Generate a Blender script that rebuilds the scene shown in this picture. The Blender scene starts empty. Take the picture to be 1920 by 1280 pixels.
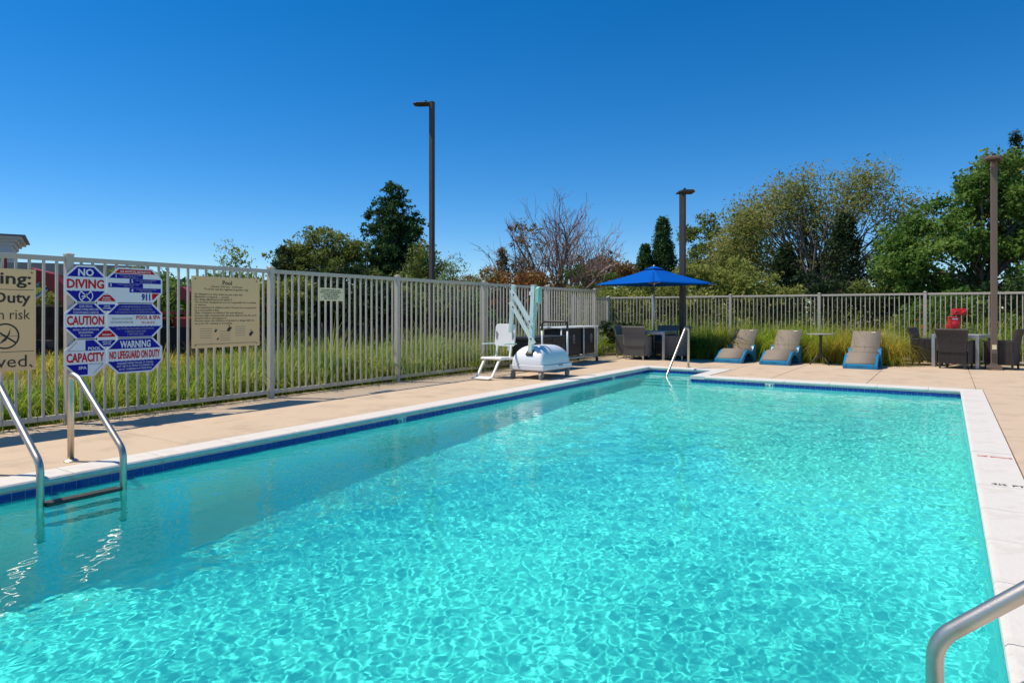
import bpy, math, random
import numpy as np
from mathutils import Vector, Matrix, Euler

R = math.radians
S = bpy.context.scene
COL = S.collection
random.seed(7)

# ------------------------------------------------------------------ camera, sky, sun
cam = bpy.data.cameras.new('camera')
cam_o = bpy.data.objects.new('camera', cam); COL.objects.link(cam_o); S.camera = cam_o
cam_o.location = (0, 0, 1.25)
cam_o.rotation_euler = (math.pi / 2, 0, R(33.15))
cam.sensor_width = 36; cam.lens = 23.4; cam.shift_y = -55 / 1920
cam.clip_start = .05; cam.clip_end = 3000

SUN_EL = 61.0
SUN_TRAVEL = Vector((.89, .456, 0)).normalized()            # ground direction the light travels in
w = bpy.data.worlds.new('World'); S.world = w; w.use_nodes = True
nt = w.node_tree
sky = nt.nodes.new('ShaderNodeTexSky'); sky.sky_type = 'NISHITA'; sky.sun_disc = False
sky.sun_elevation = R(SUN_EL); sky.sun_rotation = R(-117.1)
sky.air_density = 1.0; sky.dust_density = 0.0; sky.ozone_density = 6.0; sky.altitude = 1500
hs = nt.nodes.new('ShaderNodeHueSaturation'); hs.inputs['Saturation'].default_value = 1.32
nt.links.new(sky.outputs[0], hs.inputs['Color'])
nt.links.new(hs.outputs[0], nt.nodes['Background'].inputs[0])
nt.nodes['Background'].inputs[1].default_value = .138

sl = bpy.data.lights.new('sun', 'SUN'); sl.energy = 4.8; sl.angle = R(.5); sl.color = (1, .90, .755)
so = bpy.data.objects.new('sun', sl); COL.objects.link(so)
so.rotation_euler = Vector((SUN_TRAVEL.x * math.cos(R(SUN_EL)), SUN_TRAVEL.y * math.cos(R(SUN_EL)), -math.sin(R(SUN_EL)))).to_track_quat('-Z', 'Y').to_euler()
so.location = (-20, -10, 40)
sl.cycles.is_caustics_light = True

S.view_settings.view_transform = 'Standard'; S.view_settings.look = 'None'
S.view_settings.exposure = 0; S.view_settings.gamma = 1
S.view_settings.use_curve_mapping = False
S.render.engine = 'CYCLES'
S.cycles.use_denoising = True
S.cycles.max_bounces = 10; S.cycles.transparent_max_bounces = 8
S.cycles.sample_clamp_indirect = 6

# ------------------------------------------------------------------ materials
def new_mat(name):
    m = bpy.data.materials.new(name); m.use_nodes = True
    return m, m.node_tree, m.node_tree.nodes['Principled BSDF']

def mat(name, col, rough=.5, metal=0., var=.08, scale=6., bump=0., bscale=60., spec=.5, spots=None):
    """principled with noise colour variation and fine relief; spots=(colour, scale, amount) adds patches of dirt or another colour"""
    m, t, b = new_mat(name)
    n = t.nodes; l = t.links
    tc = n.new('ShaderNodeTexCoord')
    nz = n.new('ShaderNodeTexNoise'); nz.inputs['Scale'].default_value = scale; nz.inputs['Detail'].default_value = 5
    l.new(tc.outputs['Object'], nz.inputs['Vector'])
    mx = n.new('ShaderNodeMix'); mx.data_type = 'RGBA'
    mx.inputs[6].default_value = (*[c * (1 - var) for c in col], 1)
    mx.inputs[7].default_value = (*[min(1, c * (1 + var)) for c in col], 1)
    l.new(nz.outputs['Fac'], mx.inputs[0])
    out = mx.outputs[2]
    if spots:
        sc, ss, am = spots
        n2 = n.new('ShaderNodeTexNoise'); n2.inputs['Scale'].default_value = ss; n2.inputs['Detail'].default_value = 8
        n2.inputs['Roughness'].default_value = .65
        l.new(tc.outputs['Object'], n2.inputs['Vector'])
        rp = n.new('ShaderNodeValToRGB'); rp.color_ramp.elements[0].position = .5; rp.color_ramp.elements[1].position = .72
        rp.color_ramp.elements[0].color = (0, 0, 0, 1); rp.color_ramp.elements[1].color = (am, am, am, 1)
        l.new(n2.outputs['Fac'], rp.inputs[0])
        m2 = n.new('ShaderNodeMix'); m2.data_type = 'RGBA'; m2.inputs[7].default_value = (*sc, 1)
        l.new(rp.outputs[0], m2.inputs[0]); l.new(out, m2.inputs[6]); out = m2.outputs[2]
    l.new(out, b.inputs['Base Color'])
    b.inputs['Roughness'].default_value = rough; b.inputs['Metallic'].default_value = metal
    b.inputs['Specular IOR Level'].default_value = spec
    if bump:
        n3 = n.new('ShaderNodeTexNoise'); n3.inputs['Scale'].default_value = bscale; n3.inputs['Detail'].default_value = 4
        l.new(tc.outputs['Object'], n3.inputs['Vector'])
        bp = n.new('ShaderNodeBump'); bp.inputs['Strength'].default_value = bump; bp.inputs['Distance'].default_value = .01
        l.new(n3.outputs['Fac'], bp.inputs['Height']); l.new(bp.outputs[0], b.inputs['Normal'])
    return m

def leaf_mat(name, cols, nscale=.5, trans=.35, rough=.55):
    """each leaf or blade takes its own colour from a ramp, drifting with a slow noise"""
    m, t, b = new_mat(name)
    n = t.nodes; l = t.links
    g = n.new('ShaderNodeNewGeometry'); tc = n.new('ShaderNodeTexCoord')
    nz = n.new('ShaderNodeTexNoise'); nz.inputs['Scale'].default_value = nscale; nz.inputs['Detail'].default_value = 3
    l.new(tc.outputs['Object'], nz.inputs['Vector'])
    mr = n.new('ShaderNodeMapRange'); mr.inputs[1].default_value = .3; mr.inputs[2].default_value = .7
    l.new(nz.outputs['Fac'], mr.inputs[0])
    mm = n.new('ShaderNodeMix'); mm.data_type = 'FLOAT'; mm.inputs[0].default_value = .5
    l.new(g.outputs['Random Per Island'], mm.inputs[2]); l.new(mr.outputs[0], mm.inputs[3])
    rp = n.new('ShaderNodeValToRGB'); cr = rp.color_ramp
    while len(cr.elements) < len(cols): cr.elements.new(.5)
    for i, c in enumerate(cols):
        cr.elements[i].position = .12 + .76 * i / max(1, len(cols) - 1); cr.elements[i].color = (*c, 1)
    l.new(mm.outputs[0], rp.inputs[0]); l.new(rp.outputs[0], b.inputs['Base Color'])
    b.inputs['Roughness'].default_value = rough; b.inputs['Specular IOR Level'].default_value = .12
    tr = n.new('ShaderNodeBsdfTranslucent'); l.new(rp.outputs[0], tr.inputs['Color'])
    ms = n.new('ShaderNodeMixShader'); ms.inputs[0].default_value = trans
    l.new(b.outputs[0], ms.inputs[1]); l.new(tr.outputs[0], ms.inputs[2])
    l.new(ms.outputs[0], n['Material Output'].inputs['Surface'])
    return m

M = dict(
    deck=mat('deck_concrete', (.60, .46, .315), .85, var=.09, scale=1.6, bump=.35, bscale=110, spots=((.38, .285, .20), 1.9, .7)),
    deck_base=mat('joint_filler', (.13, .10, .075), .95),
    coping=mat('coping_paint', (.70, .66, .59), .7, var=.06, scale=3, bump=.3, bscale=50, spots=((.46, .40, .32), 4.5, .5)),
    plaster=mat('pool_plaster', (.92, .94, .93), .8, var=.05, scale=2.0),
    tile=mat('cobalt_tile', (.014, .045, .30), .15, var=.35, scale=9),
    grout=mat('tile_grout', (.42, .52, .62), .8),
    white_tile=mat('white_tile', (.75, .78, .78), .2),
    fence=mat('fence_paint', (.56, .495, .41), .5, spec=.3, var=.06, scale=2.5, bump=.05, bscale=120, spots=((.34, .29, .23), 4, .3)),
    steel=mat('brushed_steel', (.60, .535, .45), .42, 1., var=.1, scale=9, bump=.06, bscale=200, spots=((.42, .32, .21), 7, .6)),  # golden brown tone and spots paint in reflections of tan surroundings
    tread=mat('shaded_tread', (.075, .06, .05), .5, .3, var=.3, scale=14),  # dark brown colour carries the shade on the rung undersides
    alu=mat('aluminium', (.50, .50, .50), .38, .8),
    bronze=mat('dark_bronze_paint', (.075, .055, .043), .5, var=.15, scale=3, spots=((.13, .085, .055), 3, .4)),
    bronze_pale=mat('faded_bronze_paint', (.17, .125, .092), .6, var=.12, scale=2, spots=((.26, .12, .055), 2.5, .35)),
    blackpl=mat('black_plastic', (.016, .016, .017), .42, var=.2),
    rubber=mat('rubber', (.035, .035, .036), .7),
    lift=mat('lift_paint', (.66, .80, .745), .35, var=.03),
    liftdome=mat('dome_plastic', (.76, .79, .80), .3, var=.03, scale=3),
    seatpl=mat('white_seat_plastic', (.82, .82, .79), .4, var=.03),
    mint=mat('mint_plastic', (.36, .66, .52), .4),
    wheel=mat('caster_wheel', (.30, .27, .23), .5),
    wicker=mat('wicker', (.062, .052, .047), .55, var=.3, scale=40, bump=.4, bscale=150),
    wicker_lit=mat('sunlit_wicker', (.17, .16, .145), .6, var=.2, scale=40, bump=.4, bscale=150),  # paler copy of the wicker, sunlight on it put into the colour
    tabletop=mat('table_slats', (.30, .29, .275), .5),
    resin=mat('blue_resin', (.012, .20, .38), .35, var=.08),
    sling=mat('taupe_sling', (.27, .225, .175), .8, spec=.1, var=.07, scale=20, bump=.5, bscale=220),
    dkmetal=mat('dark_metal', (.05, .045, .04), .5, .3),
    umbrella=mat('blue_canvas', (.001, .095, .43), .8, var=.05, scale=3, spec=.05, bump=.2, bscale=160),
    signtan=mat('tan_sign', (.95, .62, .31), .7, var=.03, scale=3, spec=.15),
    signcream=mat('cream_sign', (.90, .78, .48), .7, var=.04, spec=.15),
    signwhite=mat('sign_white', (.85, .86, .86), .45, var=.03),
    ink=mat('dark_ink', (.045, .03, .02), .6),
    inkbrown=mat('faded_brown_ink', (.13, .085, .05), .6),
    blue=mat('sign_blue', (.012, .014, .34), .6, var=.05, spec=.15),
    red=mat('sign_red', (.62, .012, .016), .6, var=.05, spec=.15),
    greytext=mat('sign_grey', (.42, .44, .48), .5),
    redpaint=mat('red_machine_paint', (.36, .022, .018), .45, var=.2, spots=((.12, .03, .02), 5, .5)),
    fdc=mat('red_valve_paint', (.62, .028, .03), .35, var=.08),
    orange=mat('orange_plastic', (.75, .13, .02), .5),
    soil=mat('bed_soil', (.12, .075, .045), .95, var=.35, scale=12, bump=.8, bscale=30),
    ground=mat('dry_ground', (.19, .155, .085), .95, var=.35, scale=.6, bump=.5, bscale=10, spots=((.10, .12, .04), .35, .8)),
    bark=mat('bark', (.13, .10, .078), .9, var=.3, scale=5, bump=.6, bscale=25),
    bark_red=mat('reddish_bark', (.20, .135, .11), .9, var=.25, scale=4),
    bark_grey=mat('pale_bark', (.21, .175, .145), .9, var=.25, scale=4),
    twig=mat('bare_twigs', (.26, .165, .14), .9, var=.3, scale=2),
    stucco=mat('pale_stucco', (.55, .55, .53), .8, var=.04),
    stucco_dark=mat('grey_trim', (.16, .18, .20), .7),
    canopy_m=mat('grey_canopy_metal', (.33, .30, .27), .6),
    pale_blue=mat('pale_blue_cladding', (.35, .45, .56), .6),
    glass=mat('dark_glass', (.015, .017, .02), .08),
    blockwall=mat('brown_block', (.085, .06, .045), .9, var=.25, scale=3, bump=.4),
    silt=mat('black_fabric', (.010, .010, .011), .85, var=.2),
    carpaint=mat('pale_blue_car_paint', (.30, .40, .52), .3, .2),
    rock=mat('tan_boulder', (.40, .30, .19), .9, var=.25, scale=4, bump=.6, bscale=12),
)

# ------------------------------------------------------------------ mesh helpers
class MB:
    def __init__(s): s.v = []; s.f = []
    def add(s, vs, fs):
        k = len(s.v); s.v += [tuple(p) for p in vs]; s.f += [tuple(i + k for i in f) for f in fs]; return s
    def box(s, c, d, rot=None):
        x, y, z = d[0] / 2, d[1] / 2, d[2] / 2
        vs = [Vector(p) for p in ((-x, -y, -z), (x, -y, -z), (x, y, -z), (-x, y, -z), (-x, -y, z), (x, -y, z), (x, y, z), (-x, y, z))]
        if rot is not None:
            r = Euler(rot).to_matrix(); vs = [r @ p for p in vs]
        vs = [p + Vector(c) for p in vs]
        return s.add(vs, [(0, 3, 2, 1), (4, 5, 6, 7), (0, 1, 5, 4), (1, 2, 6, 5), (2, 3, 7, 6), (3, 0, 4, 7)])
    def bar(s, a, b, w, h, up=(0, 0, 1)):
        """square bar from a to b, w wide and h deep"""
        a = Vector(a); b = Vector(b); t = (b - a).normalized(); u = Vector(up)
        if abs(t.dot(u)) > .98: u = Vector((0, 1, 0))
        x = t.cross(u).normalized(); y = x.cross(t).normalized()
        vs = [p + x * (i * w / 2) + y * (j * h / 2) for p in (a, b) for i, j in ((-1, -1), (1, -1), (1, 1), (-1, 1))]
        return s.add(vs, [(3, 2, 1, 0), (4, 5, 6, 7), (0, 1, 5, 4), (1, 2, 6, 5), (2, 3, 7, 6), (3, 0, 4, 7)])
    def tube(s, pts, rad, n=10, cap=True):
        pts = [Vector(p) for p in pts]; k = len(pts)
        rads = rad if isinstance(rad, (list, tuple)) else [rad] * k
        t0 = (pts[1] - pts[0]).normalized()
        u = Vector((0, 0, 1)) if abs(t0.z) < .9 else Vector((1, 0, 0))
        x = t0.cross(u).normalized(); vs = []
        for i, p in enumerate(pts):
            t = (pts[min(i + 1, k - 1)] - pts[max(i - 1, 0)]).normalized()
            x = (x - t * x.dot(t)).normalized(); y = t.cross(x)
            for j in range(n):
                a = 2 * math.pi * j / n; vs.append(p + (x * math.cos(a) + y * math.sin(a)) * rads[i])
        fs = [(i * n + j, i * n + (j + 1) % n, (i + 1) * n + (j + 1) % n, (i + 1) * n + j) for i in range(k - 1) for j in range(n)]
        if cap:
            fs.append(tuple(range(n - 1, -1, -1))); fs.append(tuple((k - 1) * n + j for j in range(n)))
        return s.add(vs, fs)
    def prism(s, poly, a, b, axis='x'):
        """polygon given in the two other axes, extruded along axis from a to b (poly counter-clockwise seen from +axis)"""
        def P(p, q):
            return {'x': (q, p[0], p[1]), 'y': (p[1], q, p[0]), 'z': (p[0], p[1], q)}[axis]
        n = len(poly); vs = [P(p, a) for p in poly] + [P(p, b) for p in poly]
        fs = [tuple(range(n - 1, -1, -1)), tuple(range(n, 2 * n))] + [(i, (i + 1) % n, n + (i + 1) % n, n + i) for i in range(n)]
        return s.add(vs, fs)
    def lathe(s, prof, n=20, c=(0, 0, 0)):
        k = len(prof); vs = [(c[0] + r * math.cos(2 * math.pi * j / n), c[1] + r * math.sin(2 * math.pi * j / n), c[2] + z) for r, z in prof for j in range(n)]
        fs = [(i * n + j, i * n + (j + 1) % n, (i + 1) * n + (j + 1) % n, (i + 1) * n + j) for i in range(k - 1) for j in range(n)]
        fs += [tuple(range(n - 1, -1, -1)), tuple((k - 1) * n + j for j in range(n))]
        return s.add(vs, fs)
    def mesh(s, name, m, smooth=False):
        me = bpy.data.meshes.new(name); me.from_pydata(s.v, [], s.f)
        if m: me.materials.append(m)
        if smooth == True: me.polygons.foreach_set('use_smooth', [True] * len(me.polygons))
        return me
    def build(s, name, m, parent=None, smooth=False, bevel=0, loc=None):
        return link(name, s.mesh(name, m, smooth), parent, bevel, loc, smooth)

def link(name, me, parent=None, bevel=0, loc=None, smooth=False):
    o = bpy.data.objects.new(name, me); COL.objects.link(o)
    if parent: o.parent = parent
    if loc: o.location = loc
    if bevel:
        b = o.modifiers.new('bevel', 'BEVEL'); b.width = bevel; b.segments = 2; b.limit_method = 'ANGLE'; b.angle_limit = R(40)
    return o

def np_mesh(name, v, f, m, parent=None, smooth=False):
    v = np.asarray(v, dtype=np.float32).reshape(-1, 3); f = np.asarray(f, dtype=np.int32)
    me = bpy.data.meshes.new(name); k = f.shape[1]
    me.vertices.add(len(v)); me.vertices.foreach_set('co', v.ravel())
    me.loops.add(f.size); me.loops.foreach_set('vertex_index', f.ravel())
    me.polygons.add(len(f)); me.polygons.foreach_set('loop_start', np.arange(0, f.size, k, dtype=np.int32))
    if smooth: me.polygons.foreach_set('use_smooth', np.ones(len(f), dtype=bool))
    me.materials.append(m); me.update(calc_edges=True)
    return link(name, me, parent)

def thing(name, label, cat, loc=(0, 0, 0), rz=0, group=None):
    o = bpy.data.objects.new(name, None); COL.objects.link(o)
    o.location = loc; o.rotation_euler = (0, 0, R(rz)); o.empty_display_size = .2
    return tag(o, label, cat, group)
def tag(o, label, cat, group=None):
    o['label'] = label; o['category'] = cat
    if group: o['group'] = group
    return o
def struct(o): o['kind'] = 'structure'; return o
def stuff(o): o['kind'] = 'stuff'; return o
def copy_tree(o, parent=None):
    c = o.copy(); COL.objects.link(c)
    if parent: c.parent = parent
    for ch in list(o.children): copy_tree(ch, c)
    return c
def arc(c, r, a0, a1, n, plane='xz'):
    out = []
    for i in range(n + 1):
        a = R(a0 + (a1 - a0) * i / n); p = (c[0] + r * math.cos(a), c[1] + r * math.sin(a)); out.append(p)
    return out
def fillet(pts, r, n=6):
    """round the inner corners of a 3-D polyline"""
    pts = [Vector(p) for p in pts]; out = [pts[0]]
    for a, b, c in zip(pts, pts[1:], pts[2:]):
        d1 = (a - b).normalized(); d2 = (c - b).normalized(); ang = d1.angle(d2)
        t = min(r / math.tan(ang / 2), (a - b).length * .49, (c - b).length * .49)
        p0 = b + d1 * t; p1 = b + d2 * t
        for i in range(n + 1):
            q = i / n; out.append(p0 * (1 - q) ** 2 + b * 2 * q * (1 - q) + p1 * q * q)
    return out + [pts[-1]]

def text_mesh(body, bold=0, res=2, align='CENTER', space=1.0, word=1.0):
    cu = bpy.data.curves.new('lettering', 'FONT'); cu.body = body; cu.align_x = align; cu.resolution_u = res
    cu.offset = bold; cu.space_line = space; cu.extrude = .006; cu.space_character = word
    o = bpy.data.objects.new('lettering', cu); COL.objects.link(o)
    dg = bpy.context.evaluated_depsgraph_get()
    me = bpy.data.meshes.new_from_object(o.evaluated_get(dg))
    bpy.data.objects.remove(o); bpy.data.curves.remove(cu)
    return me
TEXT_ROT = Euler((R(90), 0, R(90)))       # reads along +Y, faces +X
def text(body, c, wd, ht, m, parent, x=.004, bold=.02, res=2, align='CENTER', space=1.0, name='lettering', rot=TEXT_ROT, zoff=0):
    """lettering fitted into a box wd x ht centred on c (two coordinates on the sign face)"""
    me = text_mesh(body, bold, res, align, space)
    co = np.empty(len(me.vertices) * 3, dtype=np.float32); me.vertices.foreach_get('co', co); co = co.reshape(-1, 3)
    lo = co.min(0); hi = co.max(0); mid = (lo + hi) / 2; ext = hi - lo
    sx = wd / ext[0] if wd else ht / ext[1]; sy = (ht / ext[1]) if ht else sx
    co[:, 0] = (co[:, 0] - mid[0]) * sx; co[:, 1] = (co[:, 1] - mid[1]) * sy; co[:, 2] = co[:, 2] / max(ext[2], 1e-6) * .0016
    me.vertices.foreach_set('co', co.ravel()); me.materials.clear(); me.materials.append(m); me.update(); me.name = name
    o = link(name, me, parent); o.rotation_euler = rot
    o.location = (x, c[0], c[1]) if rot == TEXT_ROT else (c[0], c[1], x)
    return o

# ------------------------------------------------------------------ pool numbers (metres)
XL, XR, YN, YF = -5.66, .18, .35, 12.80          # inner coping edges
RX, RY = -4.22, 14.42                            # step recess: right edge, back edge
WZ = -.11                                        # water level
CW = .30                                         # coping width
def depth(y): return 1.5 if y < 3 else max(1.02, 1.5 - (y - 3) * .07)

# ground and bed
def sheet(name, rects, z, m):
    mb = MB()
    for x0, y0, x1, y1 in rects: mb.add([(x0, y0, z), (x1, y0, z), (x1, y1, z), (x0, y1, z)], [(0, 1, 2, 3)])
    return struct(mb.build(name, m))
sheet('ground', [(-900, -900, -8.30, 900), (8, -900, 900, 900), (-8.30, 19.55, 8, 900), (-8.30, -900, 8, -6)], -.06, M['ground'])
sheet('planting_bed', [(-8.9, 17.74, -1.2, 19.55)], -.02, M['soil'])

# deck: concrete slabs with recessed joints over a dark filler
deck = struct(sheet('pool_deck', [(-8.36, -6, -5.9, 17.72), (-5.9, 14.6, -1.2, 17.72), (-3.95, 13.0, -1.2, 14.6), (-1.2, 13.0, .42, 19.55), (.42, -6, 8, 19.55), (-5.9, -6, .42, .1)], -.014, M['deck_base']))
slabs = [(-8.36, y0, -5.965, y1) for y0, y1 in ((-6, -2.4), (-2.4, .6), (.6, 3.6), (3.6, 6.6), (6.6, 9.6), (9.6, 12.6), (12.6, 15.1), (15.1, 17.72))]
slabs += [(-5.965, 14.73, -4.38, 17.72), (-4.38, 14.73, -3.91, 17.72), (-3.91, 13.11, -2.78, 17.72), (-2.78, 13.11, -1.18, 17.72),
          (-1.18, 13.11, .40, 16.3), (-1.18, 16.3, .40, 19.55), (.40, 13.11, 1.98, 16.3), (.40, 16.3, 1.98, 19.55), (1.98, 13.11, 4.6, 16.3), (1.98, 16.3, 4.6, 19.55), (4.6, 13.11, 8, 19.55)]
slabs += [(.49, y0, 3.0, y1) for y0, y1 in ((-6, -2.4), (-2.4, .6), (.6, 3.6), (3.6, 6.6), (6.6, 9.6), (9.6, 13.11))]
slabs += [(3.0, y0, 8, y1) for y0, y1 in ((-6, -2.4), (-2.4, .6), (.6, 3.6), (3.6, 6.6), (6.6, 9.6), (9.6, 13.11))]
slabs += [(-5.965, -6, -3, .04), (-3, -6, 0, .04), (0, -6, .49, .04)]
for x0, y0, x1, y1 in slabs:
    MB().box(((x0 + x1) / 2, (y0 + y1) / 2, -.021), (x1 - x0 - .009, y1 - y0 - .009, .042)).build('slab', M['deck'], deck, bevel=.004)

# pool basin
WX = .02                                          # coping overhang
xl, xr, yn, yf, rx, ry = XL - WX, XR + WX, YN - WX, YF + WX, RX + WX, RY + WX
zt = -.058
basin = MB()
ys = [yn, 3, 9.86, yf]
zs = [WZ - depth(y) for y in ys]
def quad(mb, a, b, c, d): mb.add([a, b, c, d], [(0, 1, 2, 3)])
def cove(mb, pa, pb, nrm, zfa, zfb):
    """wall from the tile line down to the floor, with a rounded foot; pa, pb plan points, nrm into the pool"""
    prof = [(0, None, zt)] + [(.0, 1, .16)] + [(.16 - .16 * math.cos(R(a)), 1, .16 - .16 * math.sin(R(a))) for a in (22, 45, 67, 90)]
    for (o0, k0, h0), (o1, k1, h1) in zip(prof, prof[1:]):
        za0, zb0 = (h0, h0) if k0 is None else (zfa + h0, zfb + h0); za1, zb1 = zfa + h1, zfb + h1
        n0 = Vector(nrm) * o0; n1 = Vector(nrm) * o1
        quad(mb, (pa[0] + n1.x, pa[1] + n1.y, za1), (pb[0] + n1.x, pb[1] + n1.y, zb1), (pb[0] + n0.x, pb[1] + n0.y, zb0), (pa[0] + n0.x, pa[1] + n0.y, za0))
for (ya, yb), (za, zb) in zip(zip(ys, ys[1:]), zip(zs, zs[1:])):
    quad(basin, (xl, ya, za), (xr, ya, za), (xr, yb, zb), (xl, yb, zb))
    cove(basin, (xl, yb), (xl, ya), (1, 0), zb, za); cove(basin, (xr, ya), (xr, yb), (-1, 0), za, zb)
cove(basin, (xl, yn), (xr, yn), (0, 1), zs[0], zs[0]); cove(basin, (xr, yf), (rx, yf), (0, -1), zs[3], zs[3])
# recess walls and floor
zr = WZ - .12
quad(basin, (xl, ry, -1.2), (xl, yf, -1.2), (xl, yf, zt), (xl, ry, zt)); quad(basin, (rx, yf, -1.2), (rx, ry, -1.2), (rx, ry, zt), (rx, yf, zt))
quad(basin, (rx, ry, -1.2), (xl, ry, -1.2), (xl, ry, zt), (rx, ry, zt))
pool = struct(basin.build('pool_basin', M['plaster']))
pool.cycles.is_caustics_receiver = True
for i in range(5):                                # the entry steps
    y1 = ry - .02 - .34 * i; y0 = y1 - .34; z = WZ - .13 - .18 * i
    st = MB().box(((xl + rx) / 2, (y0 + y1) / 2, z - .4), (rx - xl - .006, y1 - y0 - .004, .8)).build('step', M['plaster'], pool, bevel=.02)
    st.cycles.is_caustics_receiver = True
    no = MB().box(((xl + rx) / 2, y0 + .035, z + .003), (rx - xl - .05, .05, .006)).build('step_edge', M['tile'], st)
    no.cycles.is_caustics_receiver = True

# grout band and tiles
P = .086
def tile_run(a, b, nrm, singles, skip=()):
    a = Vector((*a, 0)); b = Vector((*b, 0)); L = (b - a).length; t = (b - a) / L; n = Vector((*nrm, 0))
    gb = MB(); q0 = a + n * .002; q1 = b + n * .002
    gb.add([(q0.x, q0.y, -.24), (q1.x, q1.y, -.24), (q1.x, q1.y, zt + .002), (q0.x, q0.y, zt + .002)], [(0, 1, 2, 3)])
    gb.build('grout_band', M['grout'], pool).cycles.is_caustics_receiver = True
    k = int(L / P); rest = MB()
    rz = math.atan2(t.y, t.x)
    for i in range(k):
        c = a + t * (P * (i + .5)) + n * .005
        for row in (0, 1):
            z = zt - .043 - P * row
            if row == 0 and singles and i not in skip:
                o = link('tile', TILE, pool, loc=(c.x, c.y, z)); o.rotation_euler = (R(random.uniform(-.5, .5)), 0, rz + R(random.uniform(-.5, .5)))
            elif not (row == 0 and i in skip):
                rest.box((c.x, c.y, z), (P - .005, .006, P - .005), (0, 0, rz))
    stuff(rest.build('tile_row', M['tile'], pool)).cycles.is_caustics_receiver = True
TILE = MB().box((0, 0, 0), (P - .007, .007, P - .007)).mesh('tile', M['tile'])
def marker(a, t, n, i, words):
    """white depth tile let into the band"""
    c = Vector((*a, 0)) + Vector((*t, 0)) * (P * (i + 1)) + Vector((*n, 0)) * .006
    o = MB().box((0, 0, 0), (P * 2 - .006, .009, P - .006)).build('depth_marker', M['white_tile'], pool, loc=(c.x, c.y, zt - .043))
    o.rotation_euler = (0, 0, math.atan2(t[1], t[0]))
    me = text_mesh(words, .02); co = np.empty(len(me.vertices) * 3, dtype=np.float32); me.vertices.foreach_get('co', co); co = co.reshape(-1, 3)
    lo, hi = co.min(0), co.max(0); co = (co - (lo + hi) / 2); s = .055 / (hi - lo)[1]; co[:, :2] *= s; co[:, 2] *= .0015 / (hi - lo)[2]
    me.vertices.foreach_set('co', co.ravel()); me.materials.clear(); me.materials.append(M['ink'])
    x = link('lettering', me, o); x.rotation_euler = (R(90), 0, R(180)); x.location = (0, .0055, 0)
def tix(y): return int((ry - y) / P)
tile_run((xl, ry), (xl, yn), (1, 0), True, (tix(6.2), tix(6.2) + 1, tix(12.5), tix(12.5) + 1))
marker((xl, ry), (0, -1), (1, 0), tix(6.2), '4\u00bd FT'); marker((xl, ry), (0, -1), (1, 0), tix(12.5), '3\u00bd FT')
mk = int((xr + 2.72) / P)
tile_run((xr, yf), (rx, yf), (0, -1), True, (mk, mk + 1)); marker((xr, yf), (-1, 0), (0, -1), mk, '3\u00bd FT')
tile_run((rx, ry), (xl, ry), (0, -1), True)
tile_run((rx, yf), (rx, ry), (-1, 0), False); tile_run((xr, yn), (xr, yf), (-1, 0), False); tile_run((xl, yn), (xr, yn), (0, 1), False)
MB().lathe([(.0, 0), (.05, 0), (.05, .012), (.02, .018), (0, .018)], 16).build('return_inlet', M['seatpl'], pool, loc=(xr - .001, 2.75, -.30)).rotation_euler = (0, R(-90), 0)

# coping stones
coping = bpy.data.objects.new('pool_coping', None); COL.objects.link(coping); struct(coping)
SL = .69
def stone_mesh(L):
    h = .052; r = .02; W = CW                     # nose towards -y (the water)
    prof = [(0 + r, -h), (0 + .004, -h + .010), (0, -h * .5), (.003, -.008), (.014, .004), (.03, .006), (W, .006), (W, -h)]
    mb = MB(); mb.prism([(p[1], p[0]) for p in prof], -L / 2, L / 2, 'x')
    mb.v = [(x, z, y) for x, y, z in mb.v]        # prism gave (x, z, y) ordering
    me = mb.mesh('coping_stone', M['coping']); me.flip_normals(); return me
FULL = stone_mesh(SL - .005)
def coping_run(a, b, ang):
    a = Vector((*a, 0)); b = Vector((*b, 0)); L = (b - a).length; t = (b - a) / L; k = max(1, round(L / SL)); q = L / k
    for i in range(k):
        c = a + t * (q * (i + .5))
        o = link('coping_stone', FULL, coping, loc=(c.x, c.y, random.uniform(-.001, .001)))
        o.rotation_euler = (0, 0, R(ang)); o.scale = ((q - .005) / (SL - .005), 1, 1)
coping_run((XL, YN), (XL, RY), 90)                # water on +x
coping_run((XR, YN), (XR, YF), -90)
coping_run((XR + CW, YF), (RX + CW, YF), 0)
coping_run((RX, YF), (RX, RY), -90)
coping_run((RX + CW, RY), (XL - CW, RY), 0)
coping_run((XL - CW, YN), (XR + CW, YN), 180)
def print_on(words, x, y, wd, m, rz):
    text(words, (x, y), wd, None, m, coping, x=.0072, bold=.02, rot=Euler((0, 0, R(rz))))
print_on('NO DIVING', .345, 7.05, .24, M['red'], 0)
print_on('4\u00bd FT', .37, 5.95, .20, M['ink'], 0)

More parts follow.
